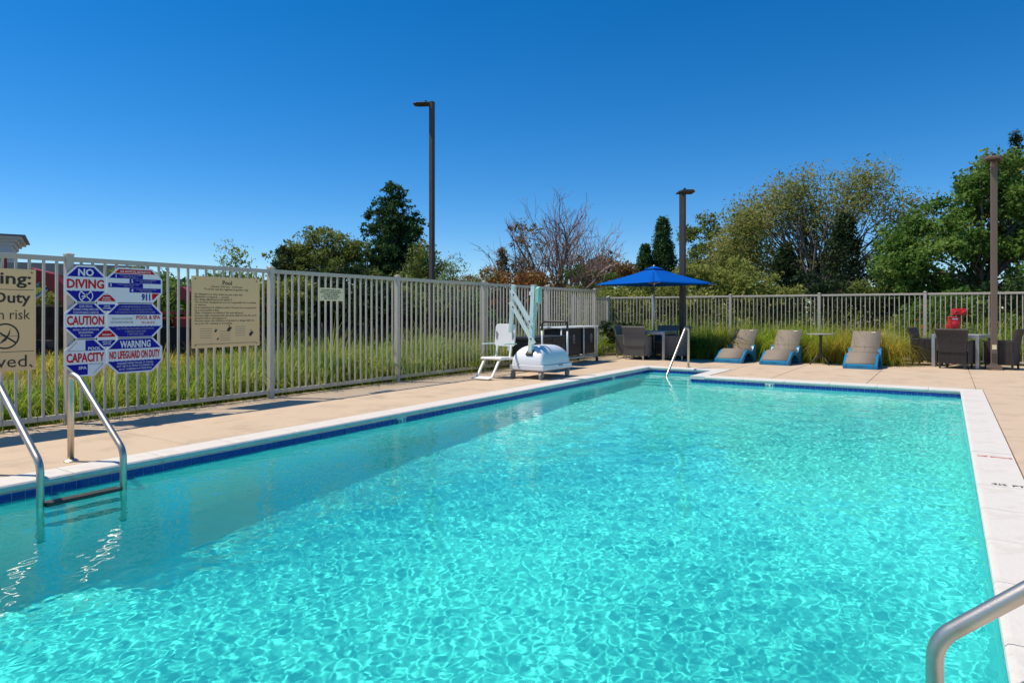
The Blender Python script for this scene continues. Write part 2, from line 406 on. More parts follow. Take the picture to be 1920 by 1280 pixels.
# water: one rippled sheet filling the basin
def water():
    nx = int((xr - xl) / .0118) + 1; ly = [yn + .001]
    while ly[-1] < ry - .03: ly.append(ly[-1] + (.0115 if ly[-1] < 5 else .0115 + .0024 * (ly[-1] - 5)))
    ly.append(ry - .001); ny = len(ly)
    gx, gy = np.meshgrid(np.linspace(xl + .001, xr - .001, nx), np.array(ly))
    rng = np.random.default_rng(3); z = np.zeros_like(gx)
    for lam, n_, amp in ((1.1, 6, .0020), (.5, 10, .0010), (.25, 16, .00058), (.13, 24, .00036), (.078, 32, .00042), (.052, 36, .00024)):
        for i in range(n_):
            a = rng.normal(.6, 1.5); l = lam * rng.uniform(.65, 1.5); k = 2 * math.pi / l
            z += amp / math.sqrt(n_) * np.sin(k * (gx * math.cos(a) + gy * math.sin(a)) + rng.uniform(0, 6.28))
    z *= .85 + .18 * np.sin(gx * 1.7 + 1) * np.sin(gy * 1.1 + .4) + .22 * np.sin(gx * .7 - gy * .5 + 2)
    v = np.stack([gx, gy, z + WZ], -1).reshape(-1, 3)
    i = np.arange(ny * nx).reshape(ny, nx)
    f = np.stack([i[:-1, :-1], i[:-1, 1:], i[1:, 1:], i[1:, :-1]], -1).reshape(-1, 4)
    c = v[f].mean(1); f = f[~((c[:, 0] > rx) & (c[:, 1] > yf))]
    m, t, b = new_mat('pool_water')
    b.inputs['Transmission Weight'].default_value = 1; b.inputs['Roughness'].default_value = 0; b.inputs['IOR'].default_value = 1.333
    # absorption grows with the depth of water: the floor shelves up towards the far end
    tc = t.nodes.new('ShaderNodeTexCoord'); sx_ = t.nodes.new('ShaderNodeSeparateXYZ'); mr = t.nodes.new('ShaderNodeMapRange')
    mr.inputs[1].default_value = 3.5; mr.inputs[2].default_value = 12.5
    t.links.new(tc.outputs['Object'], sx_.inputs[0]); t.links.new(sx_.outputs['Y'], mr.inputs[0])
    mx = t.nodes.new('ShaderNodeMix'); mx.data_type = 'RGBA'
    mx.inputs[6].default_value = (.10, .97, .86, 1); mx.inputs[7].default_value = (.23, .98, .92, 1)
    t.links.new(mr.outputs[0], mx.inputs[0]); t.links.new(mx.outputs[2], b.inputs['Base Color'])
    # a little of the light is scattered back by the water itself
    df = t.nodes.new('ShaderNodeBsdfDiffuse'); df.inputs['Color'].default_value = (.0, .76, .64, 1)
    ms = t.nodes.new('ShaderNodeMixShader'); ms.inputs[0].default_value = .12
    t.links.new(b.outputs[0], ms.inputs[1]); t.links.new(df.outputs[0], ms.inputs[2]); t.links.new(ms.outputs[0], t.nodes['Material Output'].inputs['Surface'])
    o = struct(np_mesh('pool_water', v, f, m, None, True)); o.cycles.is_caustics_caster = True
water()

# ------------------------------------------------------------------ fences
def fence(label, pts_axis, a0, fixed, posts, pitch_n, top, zb, rail, px, pw, group=None, along='y'):
    """posts: positions along the run; fixed: the other plan coordinate"""
    base = (fixed, posts[0], 0) if along == 'y' else (posts[0], fixed, 0)
    t = thing('picket_fence', label, 'fence', base, 0 if along == 'y' else -90)
    # local: run goes along +y
    mp = MB().box((0, 0, (top + .02) / 2), (pw, pw, top + .02)).box((0, 0, top + .026), (pw + .012, pw + .012, .012)).add(
        [(-pw / 2, -pw / 2, top + .032), (pw / 2, -pw / 2, top + .032), (pw / 2, pw / 2, top + .032), (-pw / 2, pw / 2, top + .032), (0, 0, top + .05)], [(0, 1, 4), (1, 2, 4), (2, 3, 4), (3, 0, 4)]).mesh('post', M['fence'])
    pk = MB().box((0, 0, (zb + top - rail) / 2), (px, px, top - rail - zb - .002)).mesh('picket', M['fence'])
    for p in posts: link('post', mp, t, loc=(0, p - posts[0], 0))
    for p, q in zip(posts, posts[1:]):
        p -= posts[0]; q -= posts[0]
        MB().box((0, (p + q) / 2, top - rail / 2), (rail * .9, q - p - pw - .002, rail)).build('top_rail', M['fence'], t, bevel=.006)
        MB().box((0, (p + q) / 2, zb - rail / 2), (rail * .9, q - p - pw - .002, rail)).build('bottom_rail', M['fence'], t, bevel=.006)
        n = round((q - p) / pitch_n)
        for i in range(1, n):
            o = link('picket', pk, t, loc=(random.uniform(-.001, .001), p + (q - p) * i / n, 0)); o.rotation_euler = (R(random.uniform(-.25, .25)), 0, 0)
    return t
posts_l = [-1.8 + 2.667 * i for i in range(8)]
fence('long taupe metal picket fence running beside the pool and carrying the signs', 'y', 0, -8.25, posts_l, .127, 1.87, .115, .055, .024, .075)
posts_f = [-8.98, -7.5, -5.18, -2.85, -.45, 1.9, 4.25, 6.6]
fence('taupe picket fence across the far end behind the grasses and lounge chairs', 'x', 0, 19.35, posts_f, .107, 1.72, .10, .05, .02, .07, along='x')
fence('short return of low picket fence in the corner beside the dark round shrub', 'y', 0, -8.98, [17.0, 19.27], .11, 1.70, .10, .05, .02, .07)

# ------------------------------------------------------------------ signs on the fence (facing +X)
def clip(poly, z0, z1):
    def cut(p, z, keep_above):
        out = []
        for a, b in zip(p, p[1:] + p[:1]):
            ia = a[1] >= z if keep_above else a[1] <= z; ib = b[1] >= z if keep_above else b[1] <= z
            if ia: out.append(a)
            if ia != ib:
                k = (z - a[1]) / (b[1] - a[1]); out.append((a[0] + (b[0] - a[0]) * k, z))
        return out
    return cut(cut(poly, z0, True), z1, False)
def octo(w_, h_, c, cz=None):
    cz = cz or c
    x, z = w_ / 2, h_ / 2
    return [(x, -z + cz), (x, z - cz), (x - c, z), (-x + c, z), (-x, z - cz), (-x, -z + cz), (-x + c, -z), (x - c, -z)]
SX = -8.25 + .055
rules = thing('pool_rules_sign', 'cluster of blue, white and red octagonal pool rules on the fence post', 'sign', (SX, 3.91, 0))
def panel(name, cy, cz, w_, h_, c, x0=0):
    t_ = MB().prism(octo(w_, h_, c), -.004, .004, 'x').build(name, M['signwhite'], rules, loc=(x0, cy - 3.91, cz))
    return t_
def field(parent, poly, m, x=.0052, name='colour_field'):
    return MB().prism(poly, x - .001, x, 'x').build(name, m, parent)
def wavy(poly, z0, z1, side, amp=.006, wl=.05):
    """band whose one horizontal edge is scalloped"""
    p = clip(poly, z0, z1); zed = z1 if side == 'top' else z0
    xs = [q[0] for q in p if abs(q[1] - zed) < 1e-6]; lo, hi = min(xs), max(xs)
    n = max(8, int((hi - lo) / wl * 6)); pts = [(lo + (hi - lo) * i / n, zed + amp * (abs(math.sin(math.pi * (hi - lo) * i / n / wl)) - .5)) for i in range(n + 1)]
    rest = [q for q in p if abs(q[1] - zed) >= 1e-6]
    # rebuild counter-clockwise: for a top edge run from hi to lo after the lower points
    rest.sort(key=lambda q: math.atan2(q[1] - (z0 + z1) / 2, q[0]))
    if side == 'top': return sorted([q for q in rest], key=lambda q: q[0]) + pts[::-1]
    return pts + sorted([q for q in rest], key=lambda q: -q[0])
W1, W2, HH = .44, .655, .425
RZ = (1.565, 1.15, .735)
C1, C2 = 3.685, 4.237
# column 1
p = panel('octagon_panel', C1, RZ[0], W1, HH, .125); ins = octo(W1 - .036, HH - .036, .118)
field(p, clip(ins, .085, .3), M['blue']); field(p, wavy(ins, -.3, -.075, 'top'), M['blue'])
text('NO', (0, .135), .165, .085, M['signwhite'], p, .0075, .03); text('DIVING', (0, .005), .39, .105, M['red'], p, .0065, .03)
ring = MB(); n = 28
ring.add([(0, math.cos(2 * math.pi * i / n) * r, -.13 + math.sin(2 * math.pi * i / n) * r) for r in (.066, .076) for i in range(n)], [(i, (i + 1) % n, n + (i + 1) % n, n + i) for i in range(n)])
for a in (45, 135):
    d = Vector((0, math.cos(R(a)), math.sin(R(a)))); q = Vector((0, -d.z, d.y)) * .006; c0 = Vector((0, 0, -.13))
    ring.add([c0 - d * .068 - q, c0 + d * .068 - q, c0 + d * .068 + q, c0 - d * .068 + q], [(0, 1, 2, 3)])
ring.add([(0, -.045, -.145), (0, -.015, -.138), (0, .03, -.105), (0, .02, -.10), (0, -.02, -.125), (0, -.045, -.133)], [(0, 1, 2, 3, 4, 5)])
ring.build('no_diving_symbol', M['signwhite'], p, loc=(.0075, 0, 0))
p = panel('octagon_panel', C1, RZ[1], W1, HH, .125)
field(p, clip(ins, .075, .3), M['blue']); field(p, wavy(ins, -.3, -.07, 'top'), M['blue'])
text('CAUTION', (0, .005), .39, .105, M['red'], p, .0065, .03)
text('ELDERLY PERSONS,\nPREGNANT WOMEN, INFANTS AND\nTHOSE WITH HEALTH CONDITIONS', (0, .132), .27, .095, M['signwhite'], p, .0075, .0, 1)
text('SHOULD CONSULT A PHYSICIAN\nBEFORE ENTERING\nSPA OR POOL', (0, -.132), .27, .09, M['signwhite'], p, .0075, .0, 1)
p = panel('octagon_panel', C1, RZ[2], W1, HH, .125)
up = clip(ins, .075, .3); lo_ = clip(ins, -.3, -.075)
def vclip(poly, y0, y1): return [(b, a) for a, b in clip([(b, a) for a, b in poly], y0, y1)]
field(p, vclip(up, -.005, .5), M['blue']); field(p, vclip(lo_, -.5, .02), M['blue'])
bl = MB()
for a, b in (((-.185, .078), (-.01, .078)), ((-.185, .078), (-.095, .178)), ((.185, -.078), (.03, -.078)), ((.185, -.078), (.085, -.182))):
    bl.bar((0, *a), (0, *b), .004, .001, (1, 0, 0))
bl.build('outline', M['ink'], p, loc=(.0055, 0, 0))
text('CAPACITY', (0, .0), .40, .105, M['red'], p, .0065, .03)
text('POOL', (.09, .10), .135, .036, M['signwhite'], p, .0075, .02); text('SPA', (-.035, -.115), .085, .034, M['signwhite'], p, .0075, .02)
# column 2
in2 = octo(W2 - .036, HH - .036, .118)
p = panel('octagon_panel', C2, RZ[0], W2, HH, .125)
field(p, clip(in2, .145, .3), M['red'])
text('CPR ARTIFICIAL RESPIRATION', (0, .168), .36, .024, M['signwhite'], p, .0075, .015, 1)
for k, (za, zb, ya, yb) in enumerate(((.085, .138, -.4, .09), (.03, .083, -.07, .4), (-.025, .028, -.4, .09), (-.08, -.027, -.07, .4))):
    q = vclip(clip(in2, za, zb), ya, yb); field(p, q, M['blue'])
    text(str(k + 1), ((-.225, -.04, -.285, -.04)[k], (za + zb) / 2), None, .036, M['signwhite'], p, .0075, .03)
    text(('TILT HEAD BACK, LIFT CHIN\nCLEAR THE AIRWAY', 'PINCH NOSE, GIVE TWO BREATHS\nWATCH CHEST RISE', 'PUSH DOWN ON THE CHEST\nTHIRTY TIMES', 'CONTINUE BREATHS AND PUSHES\nUNTIL HELP ARRIVES')[k], ((-.06, .125, -.08, .125)[k], (za + zb) / 2), .25, .034, M['greytext'], p, .0075, .0, 1)
field(p, [(.29, -.088), (.20, -.088), (.20, -.165), (.215, -.165)][::-1], M['red'])
text('911', (.125, -.135), .105, .085, M['blue'], p, .0065, .04)
p = panel('octagon_panel', C2, RZ[1], W2, HH, .125)
field(p, clip(in2, .07, .3), M['blue']); field(p, wavy(in2, -.3, -.07, 'top'), M['blue'])
text('POOL & SPA', (.155, .035), .29, .048, M['red'], p, .0065, .02); text('RULES', (.155, -.027), .16, .026, M['red'], p, .0065, .0)
text('THIS IS NOT A PLAYGROUND\nUSE POOL AND SPA WITH CARE', (-.155, 0), .26, .07, M['greytext'], p, .0065, .0, 1)
text('1. SHOWER BEFORE ENTERING POOL OR SPA\n2. NO RUNNING  3. NO ROUGH PLAY ALLOWED\n4. NO GLASS, ALCOHOL, FOOD OR PETS IN POOL AREA', (0, .13), .47, .09, M['greytext'], p, .0075, .0, 1)
text('5. NO SPITTING OR BLOWING NOSE IN WATER\n6. OBEY ALL POSTED SIGNS\n7. KEEP DECK CLEAR', (0, -.13), .44, .09, M['greytext'], p, .0075, .0, 1)
p = panel('octagon_panel', C2, RZ[2], W2, HH, .125)
field(p, clip(in2, .08, .3), M['blue']); field(p, wavy(in2, -.3, -.065, 'top'), M['blue'])
text('WARNING', (0, .133), .36, .085, M['signwhite'], p, .0075, .03); text('NO LIFEGUARD ON DUTY', (0, .008), .595, .095, M['red'], p, .0065, .03)
text('CHILDREN UNDER THE AGE OF 14 SHALL\nNOT USE POOL WITHOUT A PARENT OR\nADULT GUARDIAN IN ATTENDANCE', (0, -.128), .43, .095, M['signwhite'], p, .0075, .0, 1)
for z, a, b in (((RZ[0] + RZ[1]) / 2, 'KEEP\nPOOL', 'GATE\nCLOSED'), ((RZ[1] + RZ[2]) / 2, 'EMERGENCY', 'SHUT-OFF\nSWITCH')):
    p = panel('small_octagon_panel', 3.907, z, .205, .205, .062, .006); i3 = octo(.185, .185, .058)
    field(p, clip(i3, .018, .2), M['red']); field(p, clip(i3, -.2, -.018), M['blue'])
    text(a, (0, .046), .10 if len(a) < 10 else .125, .044 if '\n' in a else .02, M['signwhite'], p, .0075, .02, 1); text(b, (0, -.05), .10, .044, M['signwhite'], p, .0075, .02, 1)

# tan warning board at the left
wb = thing('warning_sign', 'large tan warning board with bold dark words at the fence edge', 'sign', (SX, 2.55, 0))
MB().box((0, 0, 1.17), (.008, 1.28, 1.07)).build('board', M['signtan'], wb, bevel=.002)
for z in (1.485, .835): MB().box((.0045, 0, z), (.001, 1.24, .006)).build('ruled_line', M['ink'], wb)
def rtext(body, zc, ht, wd, right=.575, parent=wb, m=M['ink'], bold=.02):
    o = text(body, (0, zc), wd, ht, m, parent, .0048, bold); o.location.y = right - wd / 2; return o
rtext('Warning:', 1.585, .165, .80, .595); rtext('on Duty', 1.385, .15, .56, .59); rtext('own risk', 1.225, .105, .45, .585, bold=.0); rtext('allowed.', 0.735, .125, .655, .60, bold=.0)
sy = MB(); cy, cz, n = .36, 1.0, 36
sy.add([(0, cy + math.cos(2 * math.pi * i / n) * r * .95, cz + math.sin(2 * math.pi * i / n) * r) for r in (.118, .135) for i in range(n)], [(i, (i + 1) % n, n + (i + 1) % n, n + i) for i in range(n)])
sy.bar((0, cy - .10, cz + .075), (0, cy + .10, cz - .075), .018, .001, (1, 0, 0))
sy.add([(0, cy - .07, cz - .10), (0, cy - .02, cz - .035), (0, cy + .025, cz + .02), (0, cy + .035, cz + .055), (0, cy + .06, cz + .095), (0, cy + .042, cz + .055), (0, cy + .045, cz + .03), (0, cy + .01, cz - .045), (0, cy - .04, cz - .075)], [tuple(range(9))])
sy.bar((0, cy - .11, cz + .0), (0, cy + .11, cz + .0), .004, .001, (1, 0, 0))
sy.build('no_diving_symbol', M['ink'], wb, loc=(.005, 0, 0))
for y, z in ((.6, 1.67), (.6, .67)): MB().lathe([(.008, 0), (.008, .003), (.004, .005)], 10).build('screw', M['ink'], wb, loc=(.0045, y, z)).rotation_euler = (0, R(90), 0)

# tan pool notice
pn = thing('pool_notice_sign', 'square tan pool notice with small dark print on the fence', 'sign', (SX, 5.46, 1.25))
MB().box((0, 0, 0), (.008, 1.02, .945)).build('board', M['signtan'], pn, bevel=.002)
text('Pool', (0, .395), .14, .06, M['ink'], pn, .0048, .02)
text('Hours: 9:00 am - 10:00 pm\nPool for use by registered guests only.', (0, .32), .66, .07, M['ink'], pn, .0048, .012, 1)
text('No lifeguard on duty. Swim at your own risk.\nMaximum occupancy __ people.\nNo diving. Maximum pool depth: 5\nThe hotel & management are not responsible for accidents\nor injuries.\nNon-swimmers & children under 14 must be accompanied\nby a responsible adult.\nGlass containers prohibited. No pets allowed.\nPersons with communicable diseases shall not use the pool.\nShower before entering pool.\nPersons under the influence of alcohol or drugs shall not\nuse pool. No running or horseplay.', (-.005, .04), .93, .42, M['inkbrown'], pn, .0048, .014, 1, 'LEFT', 1.0)
for y, z, wd in ((-.31, -.27, .17), (-.03, -.31, .16), (.2, -.25, .16)):
    mb = MB()
    for k in range(5): mb.box((0, y, z + .05 - k * .03), (.001, wd, .007))
    mb.build('small_print', mat('pale_print', (.42, .29, .18), .6) if y < -.3 else bpy.data.materials['pale_print'], pn, loc=(.0046, 0, 0))
def picto(y, z, s, m=M['ink']):
    mb = MB(); n = 14
    mb.add([(0, y + math.cos(2 * math.pi * i / n) * .012 * s, z + .05 * s + math.sin(2 * math.pi * i / n) * .012 * s) for i in range(n)], [tuple(range(n))])
    mb.add([(0, y - .04 * s, z - .03 * s), (0, y + .0 * s, z - .04 * s), (0, y + .045 * s, z + .02 * s), (0, y + .03 * s, z + .035 * s), (0, y - .005 * s, z + .03 * s), (0, y - .03 * s, z + .01 * s)], [(0, 1, 2, 3, 4, 5)])
    mb.build('pictogram', m, pn, loc=(.0052, 0, 0))
picto(.03, -.23, .9); picto(-.17, -.25, .55); picto(-.14, -.36, .4); picto(.37, -.30, .9)
text('Pool closes at dusk. In emergency dial 911. First aid kit at front desk.', (0, -.425), .90, .022, M['inkbrown'], pn, .0048, .01, 1)
for y in (-.46, .46):
    for z in (-.435, .435): MB().lathe([(.009, 0), (.009, .003), (.004, .005)], 10).build('screw', M['ink'], pn, loc=(.0045, y, z)).rotation_euler = (0, R(90), 0)
# small cream plate
sp = thing('notice_plate', 'small cream plate with five lines of print high on the fence', 'sign', (SX, 7.28, 1.53))
MB().box((0, 0, 0), (.006, .5, .205)).build('board', M['signcream'], sp, bevel=.0015)
text('PLEASE KEEP GATES CLOSED\nPARENTS OR GUARDIANS MUST\nSUPERVISE CHILDREN\nAT ALL TIMES IN THE POOL\nAND ON THE DECK', (0, 0), .44, .155, M['ink'], sp, .0038, .015, 1)

# ------------------------------------------------------------------ pool ladders and hand rail
def ladder(label, loc, rz, LB=.19, TOP=.70):
    """local +x points into the water; legs at x = 0, deck posts at x = -.85"""
    t = thing('pool_ladder', label, 'ladder', loc, rz)
    for y in (0, .56):
        pts = fillet([(-.85, y, 0), (-.85, y, TOP + .04), (-.70, y, TOP), (0, y, LB), (0, y, -.92)], .14, 8)
        MB().tube(pts, .0245, 14).build('rail', M['steel'], t, True)
        MB().lathe([(.055, 0), (.055, .008), (.035, .02), (.027, .022)], 20, (-.85, y, .001)).build('flange', M['steel'], t, False)
        MB().lathe([(.0, -.012), (.03, -.012), (.03, 0), (0, 0)], 14, (0, y, -.92)).build('foot_cap', M['rubber'], t)
    for z in (-.105, -.37, -.64):
        MB().box((-.005, .28, z), (.085, .51, .04)).build('rung', M['tread'], t, bevel=.008)
    return t
ladder('steel pool ladder at the left coping below the octagonal signs', (-5.30, 2.09, 0), 0)
ladder('steel pool ladder in the near right corner against the white coping', (-.03, 2.37, 0), 180, .265, .90)
hr = thing('step_handrail', 'single steel handrail slanting down into the pool entry steps', 'handrail', (-4.86, 14.57, 0))
MB().tube(fillet([(0, .12, 0), (0, .12, .88), (-.02, -.02, .90), (-.13, -.86, -.06), (-.16, -1.1, -.42)], .12, 7), .024, 14).build('rail', M['steel'], hr, True)
MB().lathe([(.055, 0), (.055, .008), (.03, .02)], 20, (0, .12, .001)).build('flange', M['steel'], hr)

# ------------------------------------------------------------------ pool lift
lf = thing('pool_lift', 'white wheeled pool lift with domed base, folding arms and hanging seat', 'pool lift', (-6.57, 11.1, 0))
# dome: rounded cushion over the tray
def dome(nx=28, ny=28):
    hx, hy, z0, z1 = .35, .545, .27, .62; v = []; f = []
    ns = 12
    for k in range(ns + 1):
        a = math.pi / 2 * k / ns; s = math.cos(a) ** .9; z = z0 + (z1 - z0) * math.sin(a)
        wx = .07 + (hx - .07) * s; wy = .16 + (hy - .16) * s; e = .16
        for j in range(32):
            q = 2 * math.pi * j / 32; c, d = math.cos(q), math.sin(q)
            v.append((wx * math.copysign(abs(c) ** (2 / 14), c), wy * math.copysign(abs(d) ** (2 / 14), d), z))
    for k in range(ns):
        for j in range(32): f.append((k * 32 + j, k * 32 + (j + 1) % 32, (k + 1) * 32 + (j + 1) % 32, (k + 1) * 32 + j))
    f.append(tuple(ns * 32 + j for j in range(32)))
    return MB().add(v, f)
dome().build('cover', M['liftdome'], lf, True)
MB().box((0, 0, .215), (.74, 1.13, .10)).build('tray', M['liftdome'], lf, bevel=.015)
MB().box((0, 0, .155), (.66, 1.04, .02)).build('chassis', M['wheel'], lf)
MB().box((.373, .1, .24), (.004, .14, .03)).build('plate', M['wheel'], lf)
for x in (-.31, .31):
    for y in (-.5, .5):
        MB().box((x, y, .138), (.07, .08, .018)).box((x - .032, y - .02, .10), (.006, .045, .07)).box((x + .032, y - .02, .10), (.006, .045, .07)).build('caster_fork', M['wheel'], lf)
        wv = MB().lathe([(.0, -.022), (.06, -.022), (.066, -.012), (.066, .012), (.06, .022), (0, .022)], 18); wv.v = [(z + x, a + y - .03, b + .066) for a, b, z in wv.v]
        wv.build('caster_wheel', M['wheel'], lf, False)
MB().box((.028, -.455, .485), (.14, .14, .07), (R(35), 0, 0)).build('mast_gap_shade', M['blackpl'], lf, bevel=.01)  # black block stands in for the dark opening around the mast
mb0, mt0 = Vector((.02, -.45, .20)), Vector((.085, -.42, 1.745))
MB().bar(mb0, mt0, .085, .085, (0, 1, 0)).build('mast', M['lift'], lf, bevel=.008)
MB().box((.085, -.42, 1.752), (.09, .09, .014)).build('mast_cap', M['lift'], lf)
MB().prism([(-.46, 1.42), (-.37, 1.42), (-.35, 1.47), (-.35, 1.68), (-.40, 1.73), (-.46, 1.70)], .132, .215, 'x').build('battery_box', M['mint'], lf, bevel=.012)
MB().tube([(.17, -.42, 1.42), (.155, -.43, 1.25), (.13, -.44, 1.10)], .012, 8).build('control_cable', M['mint'], lf, True)
MB().box((.035, -.44, 1.60), (.05, .06, .07)).build('bracket', M['seatpl'], lf)
pt, pb = Vector((-.37, -.42, 1.77)), Vector((-.565, -.27, .50))
MB().bar(pt, pb, .075, .055, (0, 1, 0)).build('seat_post', M['lift'], lf, bevel=.006)
for (za, zb, dy, xe) in ((1.66, 1.00, -.50, .10), (1.44, .66, -.50, .14)):
    a = Vector((-.35 + (1.77 - za) * -.08 - .01, dy, za)); b = Vector((xe, dy, zb))
    arm = MB().bar(a, b, .035, .085, (0, 0, 1)).build('lift_arm', M['lift'], lf, bevel=.006)
    dd = (b - a)
    for q in (.12, .88):
        c = a + dd * q; pv = MB().lathe([(.016, 0), (.016, .006), (.008, .009)], 10); pv.v = [(x + c.x, c.y - .018 - z, y + c.z) for x, y, z in pv.v]
        pv.build('bolt', M['dkmetal'], arm)
act = MB().tube([(-.28, -.45, 1.50), (.06, -.45, .88)], .026, 12).build('actuator', M['seatpl'], lf, True)
MB().tube([(-.2, -.45, 1.36), (-.12, -.45, 1.21)], .03, 12).build('actuator_sleeve', M['lift'], act, True)
# seat facing -y
sx0 = -.62
bk = MB(); W_, Hh = .46, .40
poly = fillet([(sx0 - W_ / 2, .60, 0), (sx0 - W_ / 2, 1.02, 0), (sx0, 1.02, 0)], .07, 5)[1:-1] + fillet([(sx0, 1.02, 0), (sx0 + W_ / 2, 1.02, 0), (sx0 + W_ / 2, .60, 0)], .07, 5)[1:-1]
poly = [(p.x, p.y) for p in poly] + [(sx0 + W_ / 2, .62), (sx0 + W_ / 2 - .03, .59), (sx0 - W_ / 2 + .03, .59), (sx0 - W_ / 2, .62)]
bk.add([(x, -.37 + (z - .6) * .12, z) for x, z in poly] + [(x, -.335 + (z - .6) * .12, z) for x, z in poly], [tuple(range(len(poly))), tuple(range(2 * len(poly) - 1, len(poly) - 1, -1))] + [(i, len(poly) + i, len(poly) + (i + 1) % len(poly), (i + 1) % len(poly)) for i in range(len(poly))])
bo = bk.build('seat_back', M['seatpl'], lf, bevel=.008)
for s in (-1, 1): MB().box((sx0 + s * .185, -.355, .80), (.022, .016, .15)).build('hand_slot', M['wheel'], bo)
MB().prism([(-.36, .35), (-.36, .39), (-.80, .40), (-.84, .385), (-.84, .365), (-.80, .35)], sx0 - .235, sx0 + .235, 'x').build('seat_pan', M['seatpl'], lf, bevel=.012)
for s in (-1, 1):
    MB().bar((sx0 + s * .25, -.33, .64), (sx0 + s * .25, -.74, .645), .045, .022).build('armrest', M['mint'] if s > 0 else M['lift'], lf, bevel=.008)
    MB().bar((sx0 + s * .16, -.36, .62), (sx0 + s * .16, -.42, .38), .03, .03, (0, 1, 0)).build('seat_strut', M['seatpl'], lf)
    MB().bar((sx0 + s * .17, -.78, .36), (sx0 + s * .17, -1.02, .05), .035, .035, (0, 1, 0)).build('footrest_leg', M['seatpl'], lf)
MB().box((sx0, -1.08, .035), (.40, .2, .022), (R(6), 0, 0)).build('footrest', M['seatpl'], lf, bevel=.008)
MB().box((sx0, -.40, .36), (.42, .06, .05)).build('seat_beam', M['seatpl'], lf)
# push handle of the lift, at its far end
hp = fillet([(-.29, .52, .50), (-.29, .52, 1.06), (.29, .52, 1.06), (.29, .52, .50)], .11, 7)
for x in (-.29, .29): MB().tube([(x, .52, .40), (x, .52, .88)], .018, 10).build('handle_post', M['seatpl'], lf, True)
MB().tube(fillet([(-.29, .52, .88), (-.29, .52, 1.06), (.29, .52, 1.06), (.29, .52, .88)], .11, 7), .022, 12).build('handle_grip', M['blackpl'], lf, True)

# black storage bench and hamper cart behind the lift
bx = thing('storage_box', 'long black plastic storage box with a lid behind the pool lift', 'storage box', (-7.43, 12.55, 0))
mb = MB().box((0, 0, .34), (.60, 1.42, .62))
mb.build('body', M['blackpl'], bx, bevel=.012)
for i in range(7): MB().box((.303, -.6 + .2 * i, .33), (.012, .10, .5)).build('rib', M['blackpl'], bx, bevel=.004)
MB().box((0, 0, .69), (.66, 1.50, .07)).build('lid', M['blackpl'], bx, bevel=.015)
MB().box((.335, 0, .66), (.012, .16, .06)).build('latch', M['dkmetal'], bx)
ct = thing('towel_hamper_cart', 'wheeled towel cart with white top rails and hanging black bags beside the fence', 'cart', (-7.76, 14.5, 0))
MB().box((0, 0, .885), (.60, 1.95, .035)).build('top', M['seatpl'], ct, bevel=.008)
for y in (-.94, 0.2, .94):
    for x in (-.27, .27): MB().tube([(x, y, .15), (x, y, .87)], .017, 10).build('post', M['seatpl'], ct, True)
for x in (-.27, .27): MB().tube([(x, -.94, .15), (x, .94, .15)], .015, 8).build('base_rail', M['seatpl'], ct, True)
for y in (-.94, .94):
    MB().tube([(-.27, y, .15), (.27, y, .15)], .015, 8).build('base_rail', M['seatpl'], ct, True)
    for x in (-.27, .27):
        wv = MB().lathe([(.0, -.016), (.055, -.016), (.06, 0), (.055, .016), (0, .016)], 14); wv.v = [(z + x, a + y, b + .06) for a, b, z in wv.v]; wv.build('caster_wheel', M['rubber'], ct)
        MB().box((x, y, .125), (.04, .05, .05)).build('caster_fork', M['wheel'], ct)
for y0, y1 in ((-.90, .16), (.24, .90)):
    b_ = MB().box((0, (y0 + y1) / 2, .53), (.47, y1 - y0, .64)).build('bag', M['blackpl'], ct, bevel=.03)
    rg = MB(); n = 16; cyy = (y0 + y1) / 2 + .12
    for r0, r1, zz in ((.045, .055, .64), (.028, .036, .64)):
        rg.add([(.2365, cyy + math.cos(2 * math.pi * i / n) * r, zz + math.sin(2 * math.pi * i / n) * r * 1.3) for r in (r0, r1) for i in range(n)], [(i, (i + 1) % n, n + (i + 1) % n, n + i) for i in range(n)])
    for k in range(2): rg.box((.2365, cyy, .54 - k * .03), (.001, .09, .01))
    rg.build('emblem', M['greytext'], b_)

